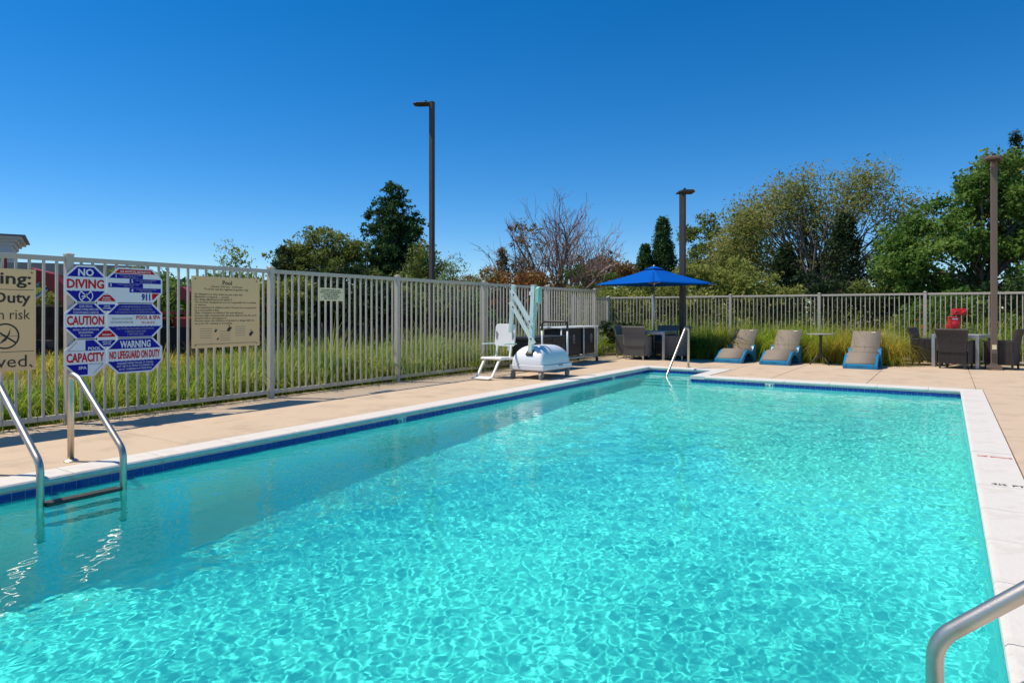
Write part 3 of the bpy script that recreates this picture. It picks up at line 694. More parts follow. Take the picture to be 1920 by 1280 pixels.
# ------------------------------------------------------------------ furniture
def strands(mb, a, b, z0, z1, n, th=.012, zt=None):
    """woven panel: vertical half-round strands between plan points a and b; zt = (inset, outset) lean at the top"""
    a = Vector((*a, 0)); b = Vector((*b, 0)); t = (b - a) / n; nn = Vector((t.y, -t.x, 0)).normalized()
    for i in range(n):
        p = a + t * (i + .06); q = a + t * (i + .94); m_ = (p + q) / 2 + nn * th
        vs = []
        for z in (z0, z1): vs += [(p.x, p.y, z), (m_.x, m_.y, z), (q.x, q.y, z)]
        mb.add(vs, [(0, 1, 4, 3), (1, 2, 5, 4)])
def make_chair(mw):
    t = thing('wicker_chair', 'x', 'chair')
    b = MB().box((0, 0, .25), (.52, .50, .28))
    for p, q in (((-.26, -.25), (.26, -.25)), ((.26, -.25), (.26, .25)), ((.26, .25), (-.26, .25)), ((-.26, .25), (-.26, -.25))): strands(b, p, q, .11, .39, 22)
    b.build('woven_base', mw, t)
    for s in (-1, 1):
        a = MB().box((s * .275, .0, .50), (.05, .52, .21)).box((s * .275, .0, .615), (.066, .56, .022))
        strands(a, (s * .301, -.26) if s > 0 else (s * .301, .26), (s * .301, .26) if s > 0 else (s * .301, -.26), .12, .60, 20, .010)
        a.build('arm', mw, t)
    k = MB(); pr = [(-.27, .36, .265), (-.275, .55, .28), (-.30, .72, .30), (-.345, .86, .318)]
    vs = []
    for y, z, hw in pr: vs += [(-hw, y, z), (hw, y, z), (hw, y + .045, z), (-hw, y + .045, z)]
    fs = [(0, 1, 2, 3), (12, 15, 14, 13)]
    for i in range(3):
        for j in range(4): fs.append((i * 4 + j, i * 4 + 4 + j, i * 4 + 4 + (j + 1) % 4, i * 4 + (j + 1) % 4))
    k.add(vs, fs); n = 24
    for i in range(n):
        q0, q1, qm = (i + .06) / n * 2 - 1, (i + .94) / n * 2 - 1, (i + .5) / n * 2 - 1
        vs = []
        for y, z, hw in pr: vs += [(q0 * hw, y, z), (qm * hw, y - .010, z), (q1 * hw, y, z)]
        k.add(vs, [(r * 3 + c, r * 3 + c + 1, r * 3 + c + 4, r * 3 + c + 3) for r in range(3) for c in range(2)])
    k.tube([(-.318, -.325, .862), (.318, -.325, .862)], .02, 8)
    k.build('backrest', mw, t)
    MB().box((0, .02, .43), (.48, .46, .07)).build('seat_cushion', mw, t, bevel=.02)
    for x in (-.24, .24):
        for y in (-.24, .24): MB().box((x, y, .055), (.035, .035, .11)).build('leg', M['dkmetal'] if mw is M['wicker'] else M['alu'], t)
    return t
def make_table(name):
    t = thing(name, 'x', 'table')
    tp = MB().box((0, 0, .722), (.86, .86, .014)).build('tabletop', M['tabletop'], t)
    for i in range(8): MB().box((-.385 + .11 * i, 0, .738), (.104, .83, .016)).build('slat', M['tabletop'], tp)
    for x in (-.43, .43):
        for y in (-.43, .43): MB().box((x, y, .3735), (.07, .07, .747)).build('leg', M['alu'], t, bevel=.004)
    for s in (-1, 1):
        MB().box((0, s * .43, .705), (.786, .055, .08)).build('apron', M['alu'], t, bevel=.003)
        MB().box((s * .43, 0, .705), (.055, .786, .08)).build('apron', M['alu'], t, bevel=.003)
    return t
def place(o, label, loc, rz, group): o.location = loc; o.rotation_euler = (0, 0, R(rz)); o['label'] = label; o['group'] = group; return o
tb = make_table('dining_table')
place(tb, 'square metal dining table under the blue umbrella', (-6.6, 17.1, 0), 0, 'square dining tables on the deck')
place(copy_tree(tb), 'square metal dining table in the open sun by the bronze lamp post', (.29, 18.36, 0), -17.7, 'square dining tables on the deck')
ch_g = make_chair(M['wicker_lit']); g1 = 'wicker chairs round the dining tables'
place(ch_g, 'grey wicker chair with its back to the pool, half shaded by the umbrella', (-6.88, 16.62, 0), 4, g1)
place(copy_tree(ch_g), 'grey wicker chair in the shade left of the umbrella table', (-7.35, 17.15, 0), -88, g1)
place(copy_tree(ch_g), 'dark shaded wicker chair right of the umbrella pole near the lamp post', (-6.0, 17.12, 0), 92, g1)
place(copy_tree(ch_g), 'shaded wicker chair on the fence side of the umbrella table', (-6.55, 17.72, 0), 178, g1)
ch = make_chair(M['wicker'])
place(ch, 'dark brown wicker chair with its back to the pool at the sunny table', (.17, 17.86, 0), -16, g1)
place(copy_tree(ch), 'dark brown wicker chair seen side on at the left of the sunny table', (-.38, 18.62, 0), -104, g1)
place(copy_tree(ch), 'dark brown wicker chair standing just behind the bronze lamp post', (1.02, 18.2, 0), 74, g1)

# umbrella
um = thing('patio_umbrella', 'open square blue canvas umbrella on a thin silver pole', 'umbrella', (-6.6, 17.1, 0), 22)
ap, hm, q = 2.44, 2.0, 1.57
cor = [(q, 0), (0, q), (-q, 0), (0, -q)]
cv = []; cf = []; N = 8
def sagpt(a, b, u, s):                            # u from apex to hem, s along the hem
    e = (a[0] * (1 - s) + b[0] * s, a[1] * (1 - s) + b[1] * s)
    z = ap + (hm - ap) * (u ** .92) - .008 * math.sin(math.pi * s) * u + .05 * (1 - u) ** 6
    return (e[0] * u * (1 - .02 * math.sin(math.pi * s) * u), e[1] * u * (1 - .02 * math.sin(math.pi * s) * u), z)
for k in range(4):
    mb = MB(); a, b = cor[k], cor[(k + 1) % 4]
    vs = [sagpt(a, b, .10 + .90 * i / N, j / N) for i in range(N + 1) for j in range(N + 1)]
    hem = [(x, y, z - .010) for x, y, z in vs[-(N + 1):]]
    n1 = N + 1
    fs = [(i * n1 + j, (i + 1) * n1 + j, (i + 1) * n1 + j + 1, i * n1 + j + 1) for i in range(N) for j in range(N)]
    k0 = len(vs); fs += [(N * n1 + j, k0 + j, k0 + j + 1, N * n1 + j + 1) for j in range(N)]
    pan = mb.add(vs + hem, fs).build('canopy_panel', M['umbrella'], um, True)
    so_ = pan.modifiers.new('thickness', 'SOLIDIFY'); so_.thickness = .003; so_.offset = -1
    MB().tube([(a[0] * .03, a[1] * .03, ap - .06), (a[0] * .98, a[1] * .98, hm - .035)], .009, 6).build('rib', M['alu'], um)
    MB().tube([(a[0] * .02, a[1] * .02, ap - .42), (a[0] * .45, a[1] * .45, ap - .06 - .45 * (ap - hm - .02) - .012)], .007, 6).build('strut', M['alu'], um)
vt = MB().add([(c[0] * .17, c[1] * .17, ap - .035) for c in cor] + [(0, 0, ap + .055)], [(0, 1, 4), (1, 2, 4), (2, 3, 4), (3, 0, 4)]).build('vent_cap', M['umbrella'], um)
MB().lathe([(0, 0), (.025, 0), (.03, .02), (.015, .045), (0, .055)], 12, (0, 0, ap + .03)).build('finial', M['alu'], um)
MB().tube([(0, 0, .05), (0, 0, ap)], .02, 12).build('pole', M['alu'], um, True)
MB().lathe([(.03, 0), (.032, .05), (.022, .07)], 12, (0, 0, ap - .46)).build('runner', M['alu'], um)
MB().box((-.045, 0, 1.86), (.06, .05, .12)).tube([(-.075, 0, 1.86), (-.12, 0, 1.86), (-.13, 0, 1.80)], .008, 6).build('crank', M['dkmetal'], um)
MB().lathe([(.26, 0), (.26, .05), (.20, .075), (.05, .09), (.035, .25), (0, .25)], 24).build('base', M['dkmetal'], um)

# lounge chairs
def make_lounger():
    t = thing('lounge_chair', 'x', 'lounge chair')
    W_ = .68; hw = W_ / 2
    side = [(0, 0), (.13, 0), (.17, .05), (.24, .12), (.33, .18), (.43, .215), (.54, .225), (.66, .215), (.77, .185), (.86, .135), (.93, .06), (.95, 0), (1.09, 0), (1.10, .03), (1.10, .39), (1.07, .425), (.99, .425), (.92, .385), (.86, .31), (.79, .27), (.66, .29), (.54, .315), (.42, .31), (.30, .265), (.18, .185), (.06, .11), (0, .09)]
    for s in (-1, 1):
        x0 = s * hw - (.075 if s > 0 else 0)
        MB().prism(side, x0, x0 + .075, 'x').build('side_frame', M['resin'], t, bevel=.012)
    f = MB().prism([(0, .0), (.10, .0), (.10, .09), (.05, .105), (0, .085)], -hw + .076, hw - .076, 'x').build('front_rail', M['resin'], t, bevel=.01)
    for x in (-.03, .03): MB().box((x, -.002, .055), (.035, .004, .012)).build('drain_slot', M['dkmetal'], f)
    MB().box((0, 1.04, .06), (W_ - .154, .07, .12)).build('rear_rail', M['resin'], t, bevel=.01)
    for y, z in ((.2, .14), (.52, .24), (.82, .2)): MB().tube([(-hw + .07, y, z), (hw - .07, y, z)], .016, 8).build('cross_tube', M['dkmetal'], t, True)
    top = [(.045, .115), (.12, .15), (.22, .215), (.33, .28), (.44, .322), (.54, .333), (.66, .308), (.78, .275), (.86, .275)]
    ws = hw - .045
    vs = [(s * ws, y, z) for y, z in top for s in (-1, 1)]
    sg = MB().add(vs, [(i * 2, i * 2 + 1, i * 2 + 3, i * 2 + 2) for i in range(len(top) - 1)]).build('seat_sling', M['sling'], t, True)
    sm = sg.modifiers.new('thickness', 'SOLIDIFY'); sm.thickness = .014
    back = [(.80, .27), (.90, .355), (1.00, .445), (1.12, .56), (1.24, .675), (1.35, .775), (1.385, .80), (1.40, .79)]
    vs = [(s * (ws + .01) * (1 - .04 * i / 7), y, z) for i, (y, z) in enumerate(back) for s in (-1, 1)]
    bs = MB().add(vs, [(i * 2, i * 2 + 1, i * 2 + 3, i * 2 + 2) for i in range(len(back) - 1)]).build('back_sling', M['sling'], t, True)
    sm = bs.modifiers.new('thickness', 'SOLIDIFY'); sm.thickness = .022
    for a in (back[2],):                          # stitched seam across the back
        MB().tube([(-ws + .02, a[0] - .002, a[1] + .004), (ws - .02, a[0] - .002, a[1] + .004)], .0025, 5).build('seam', M['sling'], bs)
    for s in (-1, 1):
        MB().tube([(s * (hw - .10), .84, .28), (s * (hw - .10), 1.37, .765)], .014, 8).build('back_tube', M['dkmetal'], bs, True)
        MB().tube([(s * (hw - .10), 1.15, .57), (s * (hw - .10), 1.05, .30)], .012, 8).build('back_prop', M['dkmetal'], t, True)
    MB().box((hw - .20, 1.325, .772), (.08, .004, .018), (R(-40), 0, 0)).build('tag', M['signcream'], bs)
    return t
lg = make_lounger(); gl = 'lounge chairs facing the pool'
place(lg, 'blue framed taupe lounge chair nearest the umbrella, first of the row', (-4.50, 16.58, 0), -5, gl)
place(copy_tree(lg), 'blue framed taupe lounge chair just left of the small round table', (-3.42, 16.52, 0), -5, gl)
place(copy_tree(lg), 'blue framed taupe lounge chair standing alone right of the small round table', (-1.60, 16.40, 0), -1, gl)
st = thing('side_table', 'small round pedestal table with curved feet between the lounge chairs', 'table', (-2.52, 17.35, 0))
MB().lathe([(0, .715), (.30, .715), (.31, .722), (.305, .735), (0, .735)], 32).build('tabletop', M['tabletop'], st)
MB().lathe([(.035, .12), (.03, .2), (.03, .66), (.06, .715), (0, .715)], 14).build('pedestal', M['dkmetal'], st)
for k in range(4):
    a = R(45 + 90 * k); c, s = math.cos(a), math.sin(a)
    MB().tube(fillet([(c * .02, s * .02, .22), (c * .10, s * .10, .20), (c * .2, s * .2, .10), (c * .29, s * .29, .012)], .1, 4), [.02] * 15 + [.014] if False else .017, 8).build('foot', M['dkmetal'], st, True)

# lamp posts
def head(t, m, loc, rz, w_=.44, L=.62):
    h = MB().prism([(-w_ / 2, 0), (w_ / 2, 0), (w_ / 2, .055), (w_ * .28, .10), (-w_ * .28, .10), (-w_ / 2, .055)], .10, .10 + L, 'y')
    h.v = [(z, y, x) if False else (x, y, z) for x, y, z in h.v]
    h = MB().add([(x * k, y, z) for y, k in ((.10, 1), (.10 + L * .75, 1), (.10 + L, .72)) for x, z in ((-w_ / 2, 0), (w_ / 2, 0), (w_ / 2, .04), (w_ * .4, .055), (-w_ * .4, .055), (-w_ / 2, .04))],
                 [tuple(range(5, -1, -1)), tuple(range(12, 18))] + [(r * 6 + i, r * 6 + (i + 1) % 6, r * 6 + 6 + (i + 1) % 6, r * 6 + 6 + i) for r in range(2) for i in range(6)])
    o = h.build('lamp_head', m, t, bevel=.01, loc=loc); o.rotation_euler = (0, 0, R(rz))
    MB().box((0, .10 + L * .45, -.004), (w_ * .7, L * .6, .006)).build('lens', M['dkmetal'], o)
    MB().box((0, .05, .05), (.08, .14, .07)).build('arm', m, o)
    MB().lathe([(.035, .10), (.035, .15), (.02, .16)], 12, (0, .22, 0)).build('photocell', M['dkmetal'], o)
def lamp(label, loc, h, wd, m, rz, L, base=True, head_w=.44, turn=0):
    t = thing('lamp_post', label, 'lamp post', loc, turn, 'tall square lamp posts')
    MB().box((0, 0, h / 2 + .01), (wd, wd, h - .02)).build('pole', m, t, bevel=.006)
    head(t, m, (0, 0, h - .085), rz, head_w, L)
    MB().box((0, 0, h + .004), (wd + .01, wd + .01, .012)).build('cap', m, t)
    if base:
        MB().box((0, 0, .045), (wd + .16, wd + .16, .09)).box((0, 0, .105), (wd + .05, wd + .05, .03)).build('base_cover', m, t, bevel=.008)
    return t
lamp('very tall dark lamp post with one head, standing outside the left fence', (-15.15, 18.05, -.06), 8.68, .15, M['bronze'], 118, .55, False)
lamp('dark lamp post rising beside the blue umbrella, lower part in shade', (-6.18, 18.18, 0), 4.60, .15, M['bronze'], 213, .5, turn=0)
lp = lamp('weathered brown lamp post with a square base plate at the right', (.86, 17.85, 0), 4.58, .115, M['bronze_pale'], 172, .45, turn=4, head_w=.33)
MB().box((0, -.0605, .49), (.08, .004, .10)).build('sticker', M['signcream'], lp)
MB().box((0, -.063, .27), (.09, .010, .17)).build('access_plate', M['bronze'], lp)

# red fire valve behind the sunny table
fv = thing('fire_valve', 'bright red fire valve with double boxy heads behind the sunny wicker chairs', 'fire valve', (.22, 19.12, 0), 12)
MB().tube([(-.08, 0, -.02), (-.08, 0, .9)], .055, 14).build('standpipe', M['fdc'], fv, True)
MB().box((-.08, 0, .99), (.22, .20, .25)).box((-.08, 0, 1.125), (.24, .22, .03)).build('valve_body', M['fdc'], fv, bevel=.012)
MB().box((.03, .02, 1.24), (.29, .18, .13)).box((.03, .02, 1.32), (.25, .16, .03)).build('head_body', M['fdc'], fv, bevel=.012)
MB().lathe([(.05, 0), (.05, .06), (.03, .07), (0, .07)], 14).build('cap', M['fdc'], fv, loc=(-.05, -.07, 1.24)).rotation_euler = (R(90), 0, 0)
MB().lathe([(.05, 0), (.05, .06), (.03, .07), (0, .07)], 14).build('cap', M['fdc'], fv, loc=(.11, -.07, 1.24)).rotation_euler = (R(90), 0, 0)
MB().lathe([(.06, 0), (.06, .07), (.035, .08), (0, .08)], 14).build('cap', M['fdc'], fv, loc=(-.08, -.10, .97)).rotation_euler = (R(90), 0, 0)
MB().box((-.21, 0, .90), (.05, .12, .09)).build('side_outlet', M['fdc'], fv, bevel=.008)
for x in (-.05, .11): MB().lathe([(.022, 0), (.022, .004), (0, .004)], 10).build('cap_nut', M['dkmetal'], fv, loc=(x, -.141, 1.24)).rotation_euler = (R(90), 0, 0)
MB().box((.03, -.071, 1.175), (.24, .004, .012)).build('seam', M['dkmetal'], fv)
MB().box((-.08, -.102, 1.09), (.12, .004, .03)).build('name_plate', M['signwhite'], fv)
pv = thing('indicator_valve', 'dull red indicator valve post standing beyond the far fence', 'fire valve', (-0.64, 25.26, -.06), 0)
MB().tube([(0, 0, 0), (0, 0, 1.35)], .09, 14).build('post', M['fdc'], pv, True)
MB().lathe([(.13, 1.25), (.15, 1.30), (.15, 1.52), (.09, 1.6), (0, 1.62)], 16).build('valve_head', M['fdc'], pv)
MB().tube([(-.2, -.1, 1.05), (.25, -.1, 1.05)], .02, 8).build('handle', M['fdc'], pv, True)

# ------------------------------------------------------------------ plants
LM = dict(
    cedar=leaf_mat('cedar_leaf', [(.025, .065, .026), (.05, .11, .034), (.10, .18, .05)], .35, .3),
    olive=leaf_mat('olive_leaf', [(.09, .14, .032), (.18, .23, .05), (.33, .33, .085)], .4, .45),
    hedge=leaf_mat('pale_leaf', [(.19, .24, .05), (.32, .35, .08), (.47, .45, .14)], .6, .4),
    yellow=leaf_mat('yellow_green_leaf', [(.14, .20, .02), (.28, .31, .03), (.42, .38, .05)], .7, .45),
    willow=leaf_mat('willow_leaf', [(.14, .19, .04), (.27, .30, .07), (.46, .41, .16)], .4, .5),
    green=leaf_mat('bright_leaf', [(.06, .135, .024), (.14, .255, .045), (.30, .40, .11)], .5, .45),
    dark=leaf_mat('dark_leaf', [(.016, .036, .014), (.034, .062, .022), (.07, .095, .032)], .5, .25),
    rust=leaf_mat('rust_leaf', [(.20, .10, .035), (.33, .16, .045), (.40, .27, .09)], .6, .4),
    brown=leaf_mat('brown_green_leaf', [(.11, .10, .035), (.21, .135, .055), (.29, .18, .08)], .5, .35),
    sap=leaf_mat('sapling_leaf', [(.13, .24, .09), (.24, .34, .15), (.36, .44, .23)], .8, .45),
    grass=leaf_mat('grass_blade', [(.05, .14, .014), (.15, .28, .02), (.36, .44, .045), (.60, .55, .13)], 2.2, .5),
    gold=leaf_mat('golden_grass_blade', [(.13, .23, .022), (.34, .39, .04), (.60, .48, .085), (.50, .29, .10)], 1.4, .6),
    bed=leaf_mat('bed_grass_blade', [(.13, .25, .02), (.28, .42, .032), (.46, .54, .06), (.62, .58, .12)], 1.1, .6),
    redleaf=leaf_mat('crimson_leaf', [(.10, .012, .015), (.2, .02, .03), (.28, .03, .04)], .8, .3),
)

def leaves(rng, P_, spread, per, size, aspect=.5, droop=0.):
    """rhombic leaves scattered round clump centres P_"""
    n = len(P_) * per
    c = np.repeat(P_, per, 0) + np.clip(rng.normal(0, 1, (n, 3)), -1.6, 1.6) * np.repeat(spread, per)[:, None] * np.array([1, 1, .8])
    d = rng.normal(0, 1, (n, 3)); d[:, 2] -= droop; d /= np.linalg.norm(d, axis=1)[:, None]
    u = rng.normal(0, 1, (n, 3)); u[:, 2] += .6
    s = np.cross(d, u); s /= np.linalg.norm(s, axis=1)[:, None] + 1e-9
    L = size * np.clip(rng.lognormal(-.05, .38, n), .4, 2.2)[:, None]
    v = np.stack([c - d * L / 2, c + s * L * aspect / 2, c + d * L / 2, c - s * L * aspect / 2], 1).reshape(-1, 3)
    return v, np.arange(n * 4).reshape(-1, 4)

def limb_path(rng, a, b, k=5, sag=.08):
    a = np.array(a); b = np.array(b); L = np.linalg.norm(b - a); out = []
    for i in range(k + 1):
        q = i / k; p = a * (1 - q) + b * q
        p = p + rng.normal(0, 1, 3) * L * .035 * math.sin(math.pi * q) + np.array([0, 0, L * sag * math.sin(math.pi * q)])
        out.append(p)
    return out

def tree(name, label, cat, x, y, lobes, lm, nclump, per, size, spread=.35, trunk=.14, fork=.35, nlimb=14, bark='bark', shell=2.0, seed=1, aspect=.5, droop=0., group=None, stems=1, z0=-.06, puff=11):
    """lobes: (dx, dy, z, rx, ry, rz) ellipsoids that make up the crown"""
    rng = np.random.default_rng(seed)
    t = thing(name, label, cat, (x, y, z0), 0, group)
    vol = np.array([l[3] * l[4] * l[5] for l in lobes]) ** .8; pick = rng.choice(len(lobes), nclump, p=vol / vol.sum())
    lob = np.array(lobes)[pick]
    d = rng.normal(0, 1, (nclump, 3)); d /= np.linalg.norm(d, axis=1)[:, None]
    r = rng.uniform(0, 1, nclump) ** (1 / (1 + shell)); r *= 1 + np.clip(rng.normal(0, .06, nclump), -.1, .08)
    Pc = lob[:, :3] + d * lob[:, 3:] * r[:, None]
    if puff:                                      # gather the leaf clumps into rounded boughs with gaps between
        K = max(6, int(nclump / puff)); C0 = Pc[:K]; rad = spread * 1.9 * rng.uniform(.6, 1.35, K)
        own = rng.integers(0, K, nclump); e = rng.normal(0, 1, (nclump, 3)); e[:, 2] = e[:, 2] * .8 + .35; e /= np.linalg.norm(e, axis=1)[:, None]
        Pc = C0[own] + e * (rad[own] * rng.uniform(.25, 1, nclump) ** .5)[:, None] * np.array([1.15, 1.15, .75])
    Pc[:, 2] = np.maximum(Pc[:, 2], .15)
    sp = spread * rng.uniform(.6, 1.3, nclump) * (.55 if puff else 1)
    v, f = leaves(rng, Pc, sp, per, size, aspect, droop)
    np_mesh('crown', v, f, lm, t)
    top = max(l[2] + l[5] * .5 for l in lobes); zf = top * fork
    mb = MB()
    for s in range(stems):
        a0 = rng.uniform(0, 6.28); off = .0 if stems == 1 else .25
        bx_, by_ = off * math.cos(a0), off * math.sin(a0)
        fp = np.array([bx_ * 2.2, by_ * 2.2, zf])
        mb.tube(limb_path(rng, (bx_, by_, 0), fp, 4, 0), [trunk * (1 - .09 * i) for i in range(5)], 8)
        for q in rng.choice(nclump, min(nlimb, nclump), replace=False):
            tgt = Pc[q]
            if tgt[2] < zf * .9: continue
            k = 5; pth = limb_path(rng, fp * .96, tgt, k, .06); r0 = trunk * rng.uniform(.30, .55)
            mb.tube(pth, [r0 * (1 - .80 * i / k) for i in range(k + 1)], 5, False)
            for _ in range(3):                    # side branches
                p0 = pth[rng.integers(2, k)]; q2 = Pc[np.argsort(((Pc - p0) ** 2).sum(1))[rng.integers(0, 12)]]
                mb.tube(limb_path(rng, p0, q2, 3, .03), [r0 * .4, r0 * .3, r0 * .2, r0 * .1], 4, False)
    mb.build('trunk', M[bark], t, True)
    return t

def conifer(label, x, y, h, rad, lm, n, per, size, seed, power=.85, base=.08, name='conifer_tree', droop=.15, group=None):
    rng = np.random.default_rng(seed); t = thing(name, label, 'tree', (x, y, -.06), 0, group)
    q = rng.uniform(0, 1, n) ** .8; z = h * (base + (1 - base) * q)
    rr = rad * (1 - q) ** power + .06; a = rng.uniform(0, 6.283, n); lay = .72 + .28 * np.abs(np.sin(z / h * 26 + a * .7))
    k = rng.uniform(.25, 1, n) ** .6 * lay
    Pc = np.stack([np.cos(a) * rr * k, np.sin(a) * rr * k, z - droop * rr * k], -1)
    v, f = leaves(rng, Pc, np.full(n, .055 * rad + .07), per, size, .35, .2)
    np_mesh('crown', v, f, lm, t)
    mb = MB().tube([(0, 0, 0), (.03, 0, h * .5), (0, .02, h * .97)], [rad * .09, rad * .05, .015], 8)
    for i in rng.choice(n, 40): mb.tube([(0, 0, max(.2, Pc[i, 2] + droop * .5)), tuple(Pc[i])], [.035, .012], 4, False)
    mb.build('trunk', M['bark'], t); return t

def bare_tree(label, x, y, h, wd, seed):
    rng = np.random.default_rng(seed); t = thing('bare_tree', label, 'tree', (x, y, -.06)); mb = MB(); tips = []
    tw = MB()
    def grow(p, d, L, r, lev):
        k = 4; pts = [p]; dd = d
        for i in range(k):
            dd = dd + rng.normal(0, .13, 3); dd[2] += .05 if lev > 1 else .0; dd /= np.linalg.norm(dd); pts.append(pts[-1] + dd * L / k)
        (mb if lev < 4 else tw).tube(pts, [r * (1 - .5 * i / k) for i in range(k + 1)], 7 if lev < 2 else (5 if lev < 4 else 3), False)
        if lev >= 6: tips.append(pts[-1]); return
        nb = (4, 4, 3, 3, 3, 3)[lev]
        for j in range(nb):
            q = 1.0 if j == 0 else rng.uniform(.35, 1.0); pp = pts[min(k, max(1, int(q * k)))]
            ax = rng.normal(0, 1, 3); ax -= dd * ax.dot(dd); ax /= np.linalg.norm(ax)
            an = rng.uniform(.25, .5) if j == 0 else rng.uniform(.4, .85)
            nd = dd * math.cos(an) + ax * math.sin(an); nd[2] = max(nd[2], -.1); nd /= np.linalg.norm(nd)
            grow(pp, nd, L * rng.uniform(.62, .86), max(.011, r * (.66 if j == 0 else .52)), lev + 1)
    for a in range(6):
        an = a * 1.047 + rng.uniform(-.3, .3); ln = rng.uniform(.30, .75) if a else .08
        grow(np.array([.15 * math.cos(an), .15 * math.sin(an), .25]), np.array([math.cos(an) * ln, math.sin(an) * ln, 1.0]) / math.hypot(ln, 1), h * .30, .16, 1)
    mb.tube([(0, 0, 0), (0, 0, .8)], [.32, .24], 10)
    # fit to the wanted spread and height
    A = np.array(tw.v); ptp = lambda c: np.percentile(A[:, c], 98) - np.percentile(A[:, c], 2)
    sz = h / A[:, 2].max(); sx = wd / ptp(0); sy_ = wd / ptp(1)
    for m_ in (mb, tw): m_.v = [(px * sx, py * sy_, pz * sz) for px, py, pz in m_.v]
    mb.build('trunk', M['bark_red'], t); stuff(tw.build('twig', M['twig'], t))
    T = np.array(tips) * np.array([sx, sy_, sz])
    T = T[rng.uniform(0, 1, len(T)) < (.35 + .55 * (T[:, 2] < h * .6) * (T[:, 0] < 0))]
    v, f = leaves(rng, T, np.full(len(T), .10), 2, .075, .45)
    np_mesh('crown', v, f, LM['rust'], t)
    return t

# --- trees and shrubs beyond the fences: (x, y) on the ground, sizes in metres
def E(rx, z, rz, dx=0, dy=0, ry=None): return (dx, dy, z, rx, ry or rx, rz)
G_T = 'trees beyond the fences'; G_S = 'shrubs beyond the fences'
tree('evergreen_tree', 'tall dark evergreen with a pointed crown left of the very tall lamp post', 'tree', -29.16, 31.1,
     [E(2.3, 3.0, 2.7), E(2.1, 4.9, 2.0), E(1.5, 6.6, 1.5), E(.95, 7.9, 1.1, -.1), E(.5, 9.0, .8, -.1), E(.8, 6.4, 1.0, 1.0, .6), E(.8, 6.7, 1.0, -1.0, -.6)], LM['cedar'], 2300, 22, .15, .20, .2, .6, 20, shell=2, puff=4, seed=11, group=G_T)
tree('bushy_tree', 'broad olive green bushy tree just left of the tall pointed evergreen', 'tree', -31.21, 27.39,
     [E(1.6, 3.0, 2.2, -1.3, -.8), E(1.6, 3.3, 2.4, .9, .5), E(1.1, 5.2, 1.1, -.2), E(.9, 4.9, 1.0, 1.2, .8), E(1.0, 4.5, 1.1, -1.7, -1.1)], LM['olive'], 1500, 22, .15, .27, .16, .4, 14, puff=5, seed=12, group=G_T)
tree('bushy_tree', 'small dark green leaning bush at the left foot of the bushy olive tree', 'tree', -32.32, 25.48, [E(1.0, 2.8, 1.6), E(.6, 4.3, .8, -.3, .2)], LM['dark'], 260, 22, .16, .24, .1, .4, 8, seed=13, group=G_T)
tree('wispy_tree', 'low green tree with drooping pale twigs between the evergreen and the tall lamp', 'tree', -25.22, 28.92, [E(1.3, 2.2, 1.9), E(.9, 4.0, 1.2, .3), E(.9, 3.2, 1.2, 1.0, .7)], LM['olive'], 420, 18, .15, .22, .1, .3, 16, 'bark_grey', seed=14, group=G_T, droop=.8, puff=0)
tree('sapling', 'airy pale green sapling right of the very tall lamp post', 'sapling', -15.35, 19.84, [E(.8, 2.4, .8), E(.45, 3.1, .45, -.1), E(.5, 2.3, .6, .8, .5), E(.45, 2.0, .5, -.7, -.4)], LM['sap'], 130, 12, .085, .13, .045, .35, 22, 'bark_grey', seed=15, aspect=.4, puff=0)
tree('sapling', 'yellow green sapling poking above the fence beyond the tan pool notice', 'sapling', -18.02, 12.12, [E(.5, 2.4, .7), E(.22, 3.2, .4), E(.35, 2.9, .35, .2, .15)], LM['yellow'], 90, 12, .085, .12, .04, .35, 14, seed=16, aspect=.45, puff=0)
for i, (sx_, sy__, r_, h_, k, lb) in enumerate([
    (-20.93, 10.22, 1.1, 2.75, 'yellow', 'yellow green shrub seen between pickets above the octagonal signs'),
    (-20.71, 11.56, 1.2, 2.6, 'green', 'mid green shrub behind the fence between the octagonal signs and the tan notice'),
    (-20.37, 12.97, 1.3, 2.75, 'green', 'green shrub directly behind the tan pool notice'),
    (-20.14, 14.32, 1.2, 2.6, 'yellow', 'yellow leaved shrub right of the tan pool notice'),
    (-19.89, 15.68, 1.1, 2.9, 'hedge', 'pale green shrub left of the fence post past the tan notice'),
    (-30.61, 12.25, 1.4, 2.3, 'hedge', 'distant pale shrub glimpsed between the tan warning sign and the octagonal signs')]):
    tree('shrub', lb, 'shrub', sx_, sy__, [E(r_, h_ * .45, h_ * .45), E(r_ * .6, h_ * .75, h_ * .26, .3), E(r_ * .5, h_ * .72, h_ * .25, -.5)], LM[k], 300, 20, .12, .2, .06, .2, 8, seed=30 + i, group=G_S)
